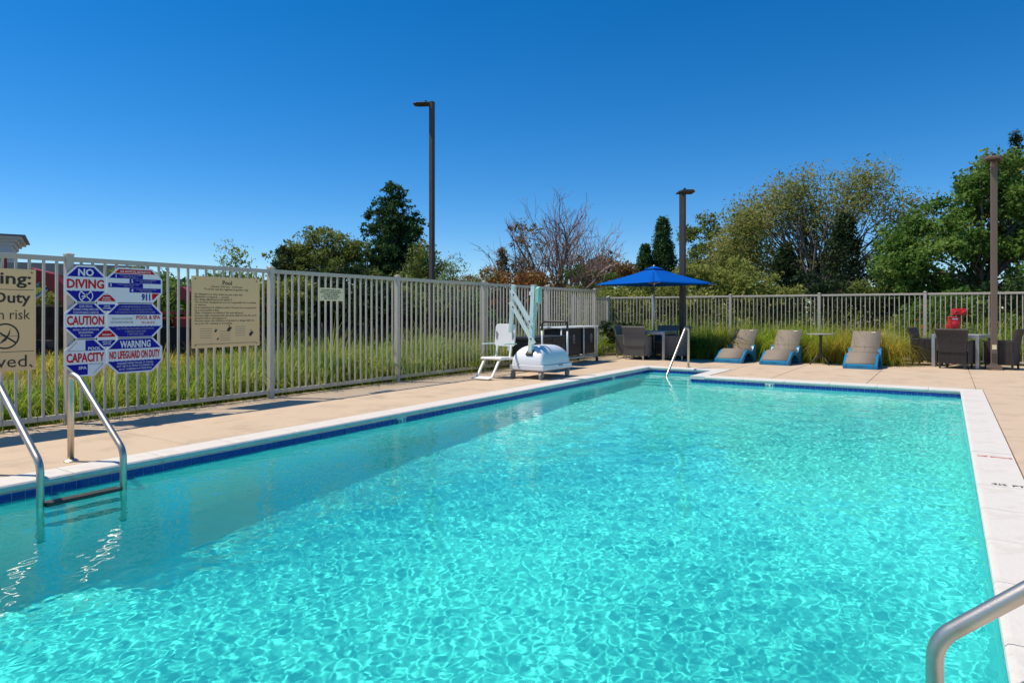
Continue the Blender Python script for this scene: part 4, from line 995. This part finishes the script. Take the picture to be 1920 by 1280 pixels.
for i, (sx_, sy__, r_, h_, k, lb) in enumerate([
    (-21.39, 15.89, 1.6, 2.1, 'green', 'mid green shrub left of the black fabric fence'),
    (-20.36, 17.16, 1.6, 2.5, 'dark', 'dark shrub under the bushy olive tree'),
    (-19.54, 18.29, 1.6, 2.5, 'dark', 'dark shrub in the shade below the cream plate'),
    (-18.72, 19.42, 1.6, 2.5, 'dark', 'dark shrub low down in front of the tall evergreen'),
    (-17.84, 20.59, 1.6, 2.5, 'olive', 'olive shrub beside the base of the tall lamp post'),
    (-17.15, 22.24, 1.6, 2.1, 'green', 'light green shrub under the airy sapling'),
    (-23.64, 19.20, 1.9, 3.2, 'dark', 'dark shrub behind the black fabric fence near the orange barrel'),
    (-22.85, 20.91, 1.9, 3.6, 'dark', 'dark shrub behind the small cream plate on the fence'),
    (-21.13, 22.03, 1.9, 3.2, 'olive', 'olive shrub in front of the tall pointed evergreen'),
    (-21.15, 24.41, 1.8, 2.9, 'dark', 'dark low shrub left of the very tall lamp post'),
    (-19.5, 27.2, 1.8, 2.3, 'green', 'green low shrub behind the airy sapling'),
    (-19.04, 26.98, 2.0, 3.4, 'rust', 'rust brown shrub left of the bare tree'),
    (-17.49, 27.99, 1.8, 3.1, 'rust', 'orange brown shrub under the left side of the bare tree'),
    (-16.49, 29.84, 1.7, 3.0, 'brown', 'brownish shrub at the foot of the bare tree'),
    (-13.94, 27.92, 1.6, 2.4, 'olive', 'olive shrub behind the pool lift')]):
    tree('shrub', lb, 'shrub', sx_, sy__, [E(r_, h_ * .42, h_ * .45), E(r_ * .6, h_ * .75, h_ * .26, .5), E(r_ * .55, h_ * .7, h_ * .25, -.7)], LM[k], 400, 16, .14, .24, .08, .2, 8, seed=50 + i, group=G_S)
conifer('slender reddish brown conifer left of the bare tree', -19.03, 28.18, 4.5, .75, LM['brown'], 220, 20, .12, 70, .8, group=G_T)
tree('brown_tree', 'sparse brown leaved tree standing in front of the bare tree', 'tree', -18.02, 28.84, [E(.9, 3.2, 1.3), E(.7, 4.9, .8, .1), E(.8, 2.2, 1.2, .7, .4)], LM['brown'], 230, 12, .12, .24, .09, .3, 18, seed=71, group=G_T)
bare_tree('wide bare tree with reddish twigs rising behind the pool lift', -18.61, 33.23, 8.6, 7.2, 5)
tree('round_tree', 'round brown and green tree left of the blue umbrella', 'tree', -19.72, 40.87, [E(2.2, 3.4, 1.7), E(1.2, 4.4, .9, .8, .4), E(1.5, 1.9, 1.8, -.9)], LM['brown'], 560, 20, .17, .3, .16, .35, 14, seed=72, group=G_T)
tree('round_tree', 'green rounded tree below the brown round tree left of the umbrella', 'tree', -16.63, 33.33, [E(1.9, 2.0, 1.6), E(1.2, 3.0, .9, -.6)], LM['green'], 420, 20, .15, .28, .12, .35, 10, seed=73, group=G_T)
conifer('dark pointed conifer just left of the lamp post by the umbrella', -17.85, 48.06, 8.3, 2.5, LM['cedar'], 800, 24, .19, 74, 1.1, group=G_T)
conifer('shorter dark conifer leaning against the dark pointed conifer', -18.77, 46.87, 6.2, 1.8, LM['cedar'], 420, 24, .20, 75, .8, group=G_T)
tree('dense_tree', 'dense dark green tree right of the lamp post by the umbrella', 'tree', -13.50, 44.93, [E(2.2, 4.2, 2.6), E(1.4, 6.5, 1.2, -.6), E(1.5, 5.6, 1.3, 1.3, .8)], LM['olive'], 700, 22, .18, .32, .2, .4, 14, seed=76, group=G_T)
for i, (sx_, sy__, r_, h_, lb) in enumerate([
    (-11.05, 25.03, 1.7, 2.45, 'pale olive shrub left of the umbrella canopy'),
    (-9.64, 25.95, 1.9, 2.95, 'pale olive shrub directly behind the umbrella pole'),
    (-8.52, 26.69, 1.9, 3.45, 'tall pale olive shrub right of the lamp post by the umbrella'),
    (-7.34, 27.46, 1.8, 3.6, 'pale olive shrub behind the first lounge chair'),
    (-6.07, 28.28, 1.6, 2.6, 'low pale olive shrub behind the middle lounge chair')]):
    tree('shrub', lb, 'shrub', sx_, sy__, [E(r_, h_ * .40, h_ * .44), E(r_ * .65, h_ * .72, h_ * .27, .5), E(r_ * .6, h_ * .7, h_ * .26, -.6)], LM['hedge'], 560, 24, .11, .22, .07, .2, 10, seed=80 + i, group=G_S)
tree('willow_tree', 'big airy olive leaved tree with many limbs behind the lounge chairs', 'tree', -5.75, 39.24,
     [E(1.8, 7.2, 1.5, -1.6, 0), E(1.9, 7.3, 1.6, 1.8, 0), E(1.7, 6.4, 1.6, -3.3, .2), E(1.5, 5.9, 1.7, 4.0, .4), E(1.6, 6.0, 1.5, 0, .3), E(1.3, 8.0, .9, -1.3), E(1.2, 8.2, .9, 2.4), E(1.2, 4.4, 1.5, -4.6), E(1.7, 3.8, 1.3, -2.2), E(1.0, 4.8, 1.0, 5.0), E(1.3, 4.2, 1.0, 1.0), E(.8, 8.7, .5, -.4)],
     LM['willow'], 2100, 17, .15, .40, .15, .22, 40, 'bark_grey', shell=1.2, puff=0, seed=90, group=G_T, stems=4, aspect=.36, droop=.3)
tree('willow_tree', 'left hand airy tree joining the big olive leaved tree', 'tree', -9.35, 36.89, [E(1.5, 4.6, 1.6), E(1.2, 6.0, 1.0, .5), E(1.3, 3.0, 1.4, -.9)], LM['willow'], 560, 20, .17, .34, .11, .25, 20, 'bark_grey', shell=1.2, puff=0, seed=91, group=G_T, aspect=.36)
conifer('dark evergreen standing inside the big olive leaved tree', -3.9, 33.8, 5.7, 1.3, LM['dark'], 330, 24, .15, 92, .55, group=G_T)
conifer('narrow dark evergreen left of centre under the big olive leaved tree', -6.6, 34.6, 4.6, 1.2, LM['dark'], 260, 24, .15, 93, .6, group=G_T)
tree('dense_tree', 'dark low tree in the gap left of the large leafy tree', 'tree', -2.59, 41.31, [E(1.4, 2.6, 1.8), E(.9, 3.8, .8, .4)], LM['dark'], 330, 20, .16, .3, .1, .4, 10, seed=94, group=G_T)
tree('leafy_tree', 'large bright green leafy tree rising behind the weathered lamp post', 'tree', 1.09, 29.38,
     [E(1.7, 2.84, 1.87), E(1.7, 4.45, 1.49, .4), E(1.3, 5.68, 1.12, .7), E(1.3, 3.21, 1.40, -1.9), E(1.0, 4.45, 0.84, -1.7), E(.8, 5.58, 0.66, -.6), E(.4, 6.62, 0.51, -.1), E(.6, 3.78, 0.74, -2.9), E(1.6, 3.21, 1.87, 2.0), E(1.5, 5.11, 1.49, 2.2), E(.9, 1.70, 1.12, -2.2), E(1.6, 1.89, 1.40, 1.5)],
     LM['green'], 2300, 32, .115, .25, .2, .3, 26, 'bark', shell=2.2, seed=95, group=G_T, aspect=.6)
conifer('tall thin dark pine top at the right edge of the picture', 2.44, 35.04, 8.9, .75, LM['dark'], 110, 12, .16, 96, 1.0, base=.45, group=G_T)
tree('leafy_tree', 'russet leaved tree behind the top of the weathered lamp post', 'tree', 2.08, 33.61, [E(1.3, 6.6, 1.3), E(1.6, 4.5, 1.6)], LM['brown'], 300, 16, .16, .28, .12, .5, 10, seed=97, group=G_T)
for i, (sx_, sy__, r_, h_, k, lb) in enumerate([
    (-4.10, 28.38, 1.9, 3.0, 'dark', 'dark shrub behind the small round side table'),
    (-2.62, 29.34, 1.9, 2.9, 'olive', 'olive shrub behind the third lounge chair'),
    (-1.31, 30.20, 1.9, 3.0, 'dark', 'dark shrub behind the indicator valve post'),
    (0.21, 25.22, 1.5, 2.1, 'green', 'small bright shrub behind the red fire valve'),
    (1.83, 26.28, 1.7, 2.5, 'dark', 'dark shrub right of the weathered lamp post'),
    (-0.56, 26.51, .5, 1.05, 'redleaf', 'low crimson leaved shrub at the foot of the indicator valve')]):
    tree('shrub', lb, 'shrub', sx_, sy__, [E(r_, h_ * .42, h_ * .46), E(r_ * .6, h_ * .72, h_ * .26, .4)], LM[k], 320 if r_ > 1 else 60, 20, .12, .22, .06, .2, 8, seed=110 + i, group=G_S)
# the far belt of trees that closes the view
rng = np.random.default_rng(2)
Pb = np.concatenate([np.stack([np.linspace(-75, 35, 900) + rng.normal(0, .8, 900), 62 + rng.normal(0, 2.5, 900) + 0 * np.linspace(0, 1, 900), rng.uniform(.2, 1, 900) ** .8 * (2.6 + 1.0 * np.sin(np.linspace(0, 34, 900)))], -1),
                     np.stack([-48 + rng.normal(0, 2, 500), np.linspace(16, 62, 500), rng.uniform(.2, 1, 500) * (2.6 + .7 * np.sin(np.linspace(0, 18, 500)))], -1)])
v, f = leaves(rng, Pb, np.full(len(Pb), .6), 26, .34)
stuff(tag(np_mesh('distant_woods', v, f, LM['olive']), 'low far off belt of trees along the horizon', 'woods'))

# round shrub and grasses inside the corner
tree('shrub', 'dark round clipped shrub in the corner left of the umbrella table', 'shrub', -8.25, 18.55, [E(.52, .48, .50, .18), E(.42, .5, .42, -.25), E(.35, .62, .35, .55)], LM['dark'], 520, 26, .045, .07, .03, .3, 6, seed=130, z0=-.02)

def blades(rng, base, az, lean, L, wd, k=3):
    n = len(base); q = np.linspace(0, 1, k + 1)
    d = np.stack([np.cos(az), np.sin(az), np.zeros(n)], -1); s = np.stack([-np.sin(az), np.cos(az), np.zeros(n)], -1)
    out = []
    for t in q:
        bend = lean * t ** 1.6
        p = base + d * (L * t * np.sin(bend) * .95)[:, None]; p[:, 2] += L * t * np.cos(bend * .9)
        hw = (wd * (1 - t) ** .7 + .0008)[:, None] / 2
        out.append(np.stack([p - s * hw, p + s * hw], 1))
    v = np.stack(out, 1).reshape(-1, 3); m = 2 * (k + 1)
    f = np.concatenate([np.array([2 * i, 2 * i + 1, 2 * i + 3, 2 * i + 2]) + np.arange(n)[:, None] * m for i in range(k)])
    return v, f
def clump(rng, n, r, hgt, wd, lean=1.0):
    a = rng.uniform(0, 6.283, n); q = np.sqrt(rng.uniform(0, 1, n)) * r
    base = np.stack([np.cos(a) * q, np.sin(a) * q, np.zeros(n)], -1)
    return blades(rng, base, a + rng.normal(0, .5, n), rng.uniform(.2, 1.35, n) * lean, hgt * rng.uniform(.65, 1.15, n), wd * rng.uniform(.7, 1.3, n))
gr = np.random.default_rng(21)
def grass_thing(label, x, y, n, r, h, lm, lean=1.0, wd=.0145):
    v, f = clump(gr, n, r * 1.1, h * 1.1, wd, lean * 1.55)
    o = np_mesh('ornamental_grass', v, f, LM[lm]); o.location = (x, y, -.02)
    return tag(o, label, 'grass', 'ornamental grasses in the planting bed')
for lb, x, y, n, r, h, lm in [
    ('green grass tuft between the dark round shrub and the umbrella table', -7.75, 18.0, 260, .18, .42, 'bed'),
    ('tall green grass clump behind the umbrella table', -6.9, 18.75, 700, .30, 1.0, 'bed'),
    ('yellow green grass clump just right of the shaded lamp post', -5.65, 18.6, 1300, .36, .95, 'bed'),
    ('golden grass clump left of the first lounge chair', -5.05, 18.2, 1500, .40, .92, 'gold'),
    ('green grass clump behind the first lounge chair', -4.35, 18.75, 1000, .36, 1.05, 'bed'),
    ('green grass clump behind the middle lounge chair', -3.65, 18.5, 1000, .36, .98, 'bed'),
    ('green grass clump left of the small round table', -3.0, 18.65, 900, .34, 1.0, 'bed'),
    ('golden grass clump behind the small round table', -2.35, 18.35, 1100, .36, .92, 'gold'),
    ('golden grass clump behind the lone lounge chair', -1.75, 18.55, 1100, .36, 1.02, 'gold'),
    ('golden green grass clump right of the lone lounge chair', -1.25, 18.3, 900, .32, .85, 'gold'),
    ('small green tuft at the corner of the bed by the sunny table', -1.12, 17.95, 260, .15, .35, 'bed')]:
    grass_thing(lb, x, y, n, r, h, lm)
def meadow(label, cells, per, lm, wd, seed, r=.24):
    """cells: (x, y, height) of each tuft"""
    rng = np.random.default_rng(seed); V = []; F = []; k = 0
    for x, y, h in cells:
        v, f = clump(rng, per, r, h * rng.uniform(.6, 1.25), wd, rng.uniform(1.0, 2.0)); v += np.array([x, y, -.06])
        V.append(v); F.append(f + k); k += len(v)
    o = np_mesh('tall_grass', np.concatenate(V), np.concatenate(F), LM[lm]); o['label'] = label; o['category'] = 'grass'; return stuff(o)
rng = np.random.default_rng(4)
def hl(y): return .60 + .42 * min(1, max(0, (y - 4) / 5))
meadow('thick green and yellow grass growing along the outside of the left fence', [(-8.66 - .34 * i + rng.normal(0, .09), y + rng.normal(0, .1), hl(y) * (1 - .04 * i) * rng.uniform(.7, 1.2)) for i in range(6) for y in np.arange(-.8, 18.2, .36) if rng.uniform() > .12], 130, 'grass', .016, 5)
meadow('tall yellow green grass outside the far fence', [(-10 + .42 * j + rng.normal(0, .1), 19.75 + .4 * i + rng.normal(0, .1), 1.12) for i in range(6) for j in range(42)], 85, 'grass', .014, 6)
meadow('dry golden grass in the field beyond the black fabric fence', [(-11 - rng.uniform(0, 10), 5 + rng.uniform(0, 19), .36) for _ in range(700)], 40, 'gold', .018, 7, .35)
# grass plumes standing above the left meadow
pl = []
V = []; F = []; k = 0
for _ in range(150):
    x, y = -8.8 - rng.uniform(0, 3), rng.uniform(0, 18); base = np.array([[x, y, -.06]])
    az = rng.uniform(0, 6.28, 1); L = np.array([(.78 + .32 * min(1, max(0, (y - 4) / 5))) * rng.uniform(.9, 1.15)]); v, f = blades(rng, base, az, np.array([rng.uniform(.3, .9)]), L, np.array([.006]), 6)
    V.append(v); F.append(f + k); k += len(v)
    tip = v[-6:].mean(0); tip2 = v[-10:-6].mean(0)
    for q in range(26):
        c = tip2 + (tip - tip2) * rng.uniform(-.4, 1.2); dd = rng.normal(0, .02, 3); s = np.array([.006, 0, 0])
        V.append(np.array([c - s, c + s, c + dd * 1.6 + s * .2, c + dd * 1.6 - s * .2])); F.append(np.array([[0, 1, 2, 3]]) + k); k += 4
stuff(tag(np_mesh('seed_head', np.concatenate(V), np.concatenate(F), LM['brown']), 'brown seed heads standing above the grass by the left fence', 'grass'))

# ------------------------------------------------------------------ things beyond the left fence
wl = thing('block_wall', 'low dark brown block wall behind the grass at the left', 'wall', (-23.6, 8.6, -.06), 0)
# runs across the line of sight; blocks on a stretcher bond
dirw = Vector((.5, 1, 0)).normalized(); aw = math.degrees(math.atan2(dirw.y, dirw.x)); wl.rotation_euler = (0, 0, R(aw))
BLK = MB().box((0, 0, 0), (.585, .2, .285)).mesh('block', M['blockwall'])
for r_ in range(5):
    for c_ in range(15): link('block', BLK, wl, loc=(-4.2 + .6 * c_ + (.3 if r_ % 2 else 0), random.uniform(-.006, .006), .15 + .295 * r_))
MB().box((.15, .02, .72), (9.2, .12, 1.40)).build('wall_core', M['silt'], wl)
for c_ in range(11): MB().box((-4.0 + .83 * c_, 0, 1.50), (.81, .26, .05)).build('coping_block', M['rock'], wl)

sf = thing('silt_fence', 'long low black fabric fence across the field beyond the left fence', 'fence', (-16.2, 10.2, -.06), 0)
p0, p1 = Vector((-17.6, 9.4, 0)), Vector((-10.2, 23.5, 0)); sf.location = (p0.x, p0.y, -.06)
n = 14; dv = (p1 - p0) / n
for i in range(n):
    a = dv * i; b = dv * (i + 1); tops = [.92 + random.uniform(-.05, .03) for _ in range(2)]
    nn = Vector((dv.y, -dv.x, 0)).normalized()
    pts = [a + (b - a) * (q / 6) + nn * (.04 * math.sin(q / 6 * math.pi) + random.uniform(-.01, .01)) for q in range(7)]
    mb = MB().add([(p.x, p.y, z) for z in (0, .45, .9) for p in pts], [(r_ * 7 + j, r_ * 7 + j + 1, r_ * 7 + 8 + j, r_ * 7 + 7 + j) for r_ in range(2) for j in range(6)])
    mb.build('fabric_panel', M['silt'], sf)
    MB().box((a.x, a.y, .5), (.04, .04, 1.0)).build('stake', M['bark'], sf)

ex = thing('excavator', 'red excavator with a curved boom partly hidden behind the tan warning sign', 'excavator', (-21.7, 7.25, -.06), 33.15)
mb = MB()
for y in (-.75, .75): mb.add([], [])
for y in (-.75, .75):
    tr = MB(); prof = [(-1.3, .12), (-1.1, 0), (1.1, 0), (1.3, .12), (1.35, .3), (1.2, .52), (-1.2, .52), (-1.35, .3)]
    tr.prism([(z, x) for x, z in prof], y - .2, y + .2, 'y'); tr.build('track', M['rubber'], ex, bevel=.03)
    for x in (-1.0, -.35, .35, 1.0): MB().lathe([(0, 0), (.2, 0), (.2, .05), (0, .06)], 14).build('track_wheel', M['dkmetal'], ex, loc=(x, y - .2, .28)).rotation_euler = (R(90), 0, 0)
MB().box((-.25, 0, .95), (2.0, 1.7, .55)).box((-1.0, 0, 1.35), (.8, 1.6, .4)).build('body', M['redpaint'], ex, bevel=.05)
cb = MB().box((-.15, -.35, 2.82), (1.3, .95, .06)).build('cab_roof', M['redpaint'], ex, bevel=.02)
MB().box((-.15, -.35, 2.0), (1.15, .85, 1.5)).build('cab_glass', M['glass'], ex)
for x in (-.75, .45):
    for y in (-.8, .1): MB().box((x, y, 2.0), (.08, .08, 1.6)).build('cab_pillar', M['redpaint'], ex)
bp_ = [(.35, 1.2), (.7, 1.9), (1.1, 2.35), (1.6, 2.2), (2.0, 1.75), (2.25, 1.2), (2.3, .65)]
mb = MB()
wdt = [.3, .34, .38, .38, .34, .28, .22]
vs = []
for i, (x, z) in enumerate(bp_):
    a = bp_[max(0, i - 1)]; b = bp_[min(len(bp_) - 1, i + 1)]; d = Vector((b[0] - a[0], 0, b[1] - a[1])).normalized(); nn = Vector((-d.z, 0, d.x)) * wdt[i] / 2
    vs += [(x - nn.x, .2, z - nn.z), (x + nn.x, .2, z + nn.z), (x + nn.x, .45, z + nn.z), (x - nn.x, .45, z - nn.z)]
k = len(bp_)
mb.add(vs, [(0, 1, 2, 3), tuple((k - 1) * 4 + j for j in (3, 2, 1, 0))] + [(i * 4 + j, i * 4 + 4 + j, i * 4 + 4 + (j + 1) % 4, i * 4 + (j + 1) % 4) for i in range(k - 1) for j in range(4)])
mb.build('boom', M['redpaint'], ex, bevel=.02)
MB().tube([(.7, .32, 1.3), (1.5, .32, 1.95)], .07, 10).build('hydraulic_ram', M['steel'], ex, True)
MB().prism([(.62, 2.1), (.75, 2.55), (.35, 2.75), (.05, 2.45), (.0, 2.2)], .0, .65, 'y').build('bucket', M['dkmetal'], ex, bevel=.02)

tc = thing('tractor', 'small red tractor with open frame behind the tan pool notice', 'tractor', (-19.2, 11.35, -.06), 40)
MB().box((.35, 0, .95), (1.1, .6, .42)).build('hood', M['redpaint'], tc, bevel=.05)
MB().box((-.5, 0, .75), (.8, .8, .25)).box((-.65, 0, 1.0), (.45, .5, .12)).box((-.85, 0, 1.2), (.1, .5, .4)).build('seat', M['blackpl'], tc, bevel=.03)
for y in (-.62, .62):
    MB().lathe([(0, -.15), (.5, -.15), (.55, -.08), (.55, .08), (.5, .15), (0, .15)], 22).build('rear_wheel', M['rubber'], tc, loc=(-.6, y, .55)).rotation_euler = (R(90), 0, 0)
    MB().lathe([(0, -.09), (.27, -.09), (.31, -.04), (.31, .04), (.27, .09), (0, .09)], 18).build('front_wheel', M['rubber'], tc, loc=(.75, y * .85, .31)).rotation_euler = (R(90), 0, 0)
    MB().bar((-1.0, y, 1.12), (-.2, y, 1.12), .3, .06).build('mudguard', M['redpaint'], tc, bevel=.01)
    MB().bar((-1.0, y * .8, 1.3), (1.2, y * .8, 1.28), .06, .08).bar((1.2, y * .8, 1.28), (1.75, y * .8, .5), .06, .1).build('loader_arm', M['redpaint'], tc)
MB().prism([(1.65, .3), (1.75, .75), (2.05, .2), (1.7, .15)], -.8, .8, 'y').build('loader_bucket', M['redpaint'], tc)

bl_ = thing('traffic_barrel', 'orange traffic barrel showing above the black fabric fence', 'traffic barrel', (-22.45, 16.6, -.06))
MB().lathe([(.30, 0), (.30, .3), (.27, .32), (.27, .6), (.24, .62), (.24, .9), (.19, .95), (.19, 1.12), (0, 1.14)], 18).build('body', M['orange'], bl_)
for z in (.36, .66): MB().lathe([(.275, z), (.275, z + .14), (0, z + .14)], 18).build('white_band', M['signwhite'], bl_)
def car(label, loc, rz, m):
    c = thing('parked_car', label, 'car', loc, rz)
    side = [(-2.1, .35), (-2.15, .75), (-1.9, .92), (-.9, .98), (-.35, 1.4), (.9, 1.42), (1.55, 1.02), (2.0, .95), (2.1, .6), (2.05, .32)]
    MB().prism([(z, x) for x, z in side], -.85, .85, 'y').build('body', m, c, bevel=.06)
    for s in (-1, 1):
        MB().prism([(z, x) for x, z in [(-.78, 1.0), (-.32, 1.34), (.82, 1.36), (1.3, 1.03)]], s * .855 - .004, s * .855 + .004, 'y').build('window', M['glass'], c)
        for x in (-1.35, 1.3): MB().lathe([(0, -.1), (.28, -.1), (.32, -.06), (.32, .06), (.28, .1), (0, .1)], 18).build('wheel', M['rubber'], c, loc=(x, s * .78, .32)).rotation_euler = (R(90), 0, 0)
    return c
car('pale blue car parked beyond the black fabric fence', (-23.6, 18.2, -.06), 60, M['carpaint'])

# far left building, canopy and low block
def building(label, loc, rz, L, D, H, m, wins):
    b = thing('building', label, 'building', loc, rz)
    MB().box((0, 0, H / 2), (L, D, H)).build('wall', m, b)
    for lvl, (o, h0, h1) in enumerate(((.15, .0, .35), (.4, .35, .6), (.75, .6, .85), (1.05, .85, 1.0))):
        MB().box((0, 0, H + (h0 + h1) / 2 - .4), (L + o * 2, D + o * 2, h1 - h0 - .004)).build('cornice', m if lvl < 3 else M['stucco_dark'], b)
    for x, z, w_, h_ in wins:
        f_ = MB().box((x, -D / 2 - .03, z), (w_ + .2, .06, h_ + .2)).build('window', M['stucco_dark'], b)
        MB().box((x, -D / 2 - .065, z), (w_, .012, h_)).build('pane', M['glass'], f_)
    return b
building('pale grey building with a flared cornice at the far left', (-79.8, 22.8, 0), 67, 12, 8, 7.9, M['stucco'], [(x, 5.4, 1.6, 1.9) for x in (-4.4, -1.5, 1.5, 4.4)] + [(x, 2.0, 1.6, 2.2) for x in (-4.4, -1.5, 1.5, 4.4)])
cp = thing('canopy', 'flat grey canopy on posts left of the octagonal signs', 'canopy', (-49.0, 19.0, 0), 67)
MB().box((1.3, 0, 3.9), (9.5, 5, .75)).build('roof', M['canopy_m'], cp, bevel=.03)
for x in (-2.5, 5):
    for y in (-1.8, 1.8): MB().box((x, y, 1.76), (.3, .3, 3.52)).build('post', M['canopy_m'], cp)
lb_ = thing('building', 'low pale blue building under the grey canopy at the left', 'building', (-66, 29.6, 0), 67)
MB().box((0, 0, 2.1), (15, 6, 4.2)).build('wall', M['pale_blue'], lb_)
MB().box((0, 0, 4.28), (15.4, 6.4, .15)).build('roof', M['stucco_dark'], lb_)
for k in range(5):
    f_ = MB().box((-5.6 + 2.8 * k, -3.03, 2.4), (1.9, .06, 1.5)).build('window', M['stucco'], lb_); MB().box((-5.6 + 2.8 * k, -3.065, 2.4), (1.7, .012, 1.3)).build('pane', M['glass'], f_)
# boulders beyond the far fence
for i, (x, y, s, lb) in enumerate(((-2.3, 22.6, .30, 'orange tan boulder left of the pair beyond the far fence'), (-1.5, 22.9, .33, 'tan boulder right of the pair beyond the far fence'))):
    r_ = np.random.default_rng(i); mb = MB(); n1, n2 = 9, 14
    mb.lathe([(max(.02, math.sin(math.pi * q / n1)) * s * r_.uniform(.85, 1.1), s * .75 - math.cos(math.pi * q / n1) * s * .75) for q in range(n1 + 1)], n2)
    mb.v = [(px * r_.uniform(.9, 1.08), py * r_.uniform(.9, 1.08), pz + .35) for px, py, pz in mb.v]
    o = mb.build('boulder', M['rock'], loc=(x, y, -.2)); tag(o, lb, 'boulder')
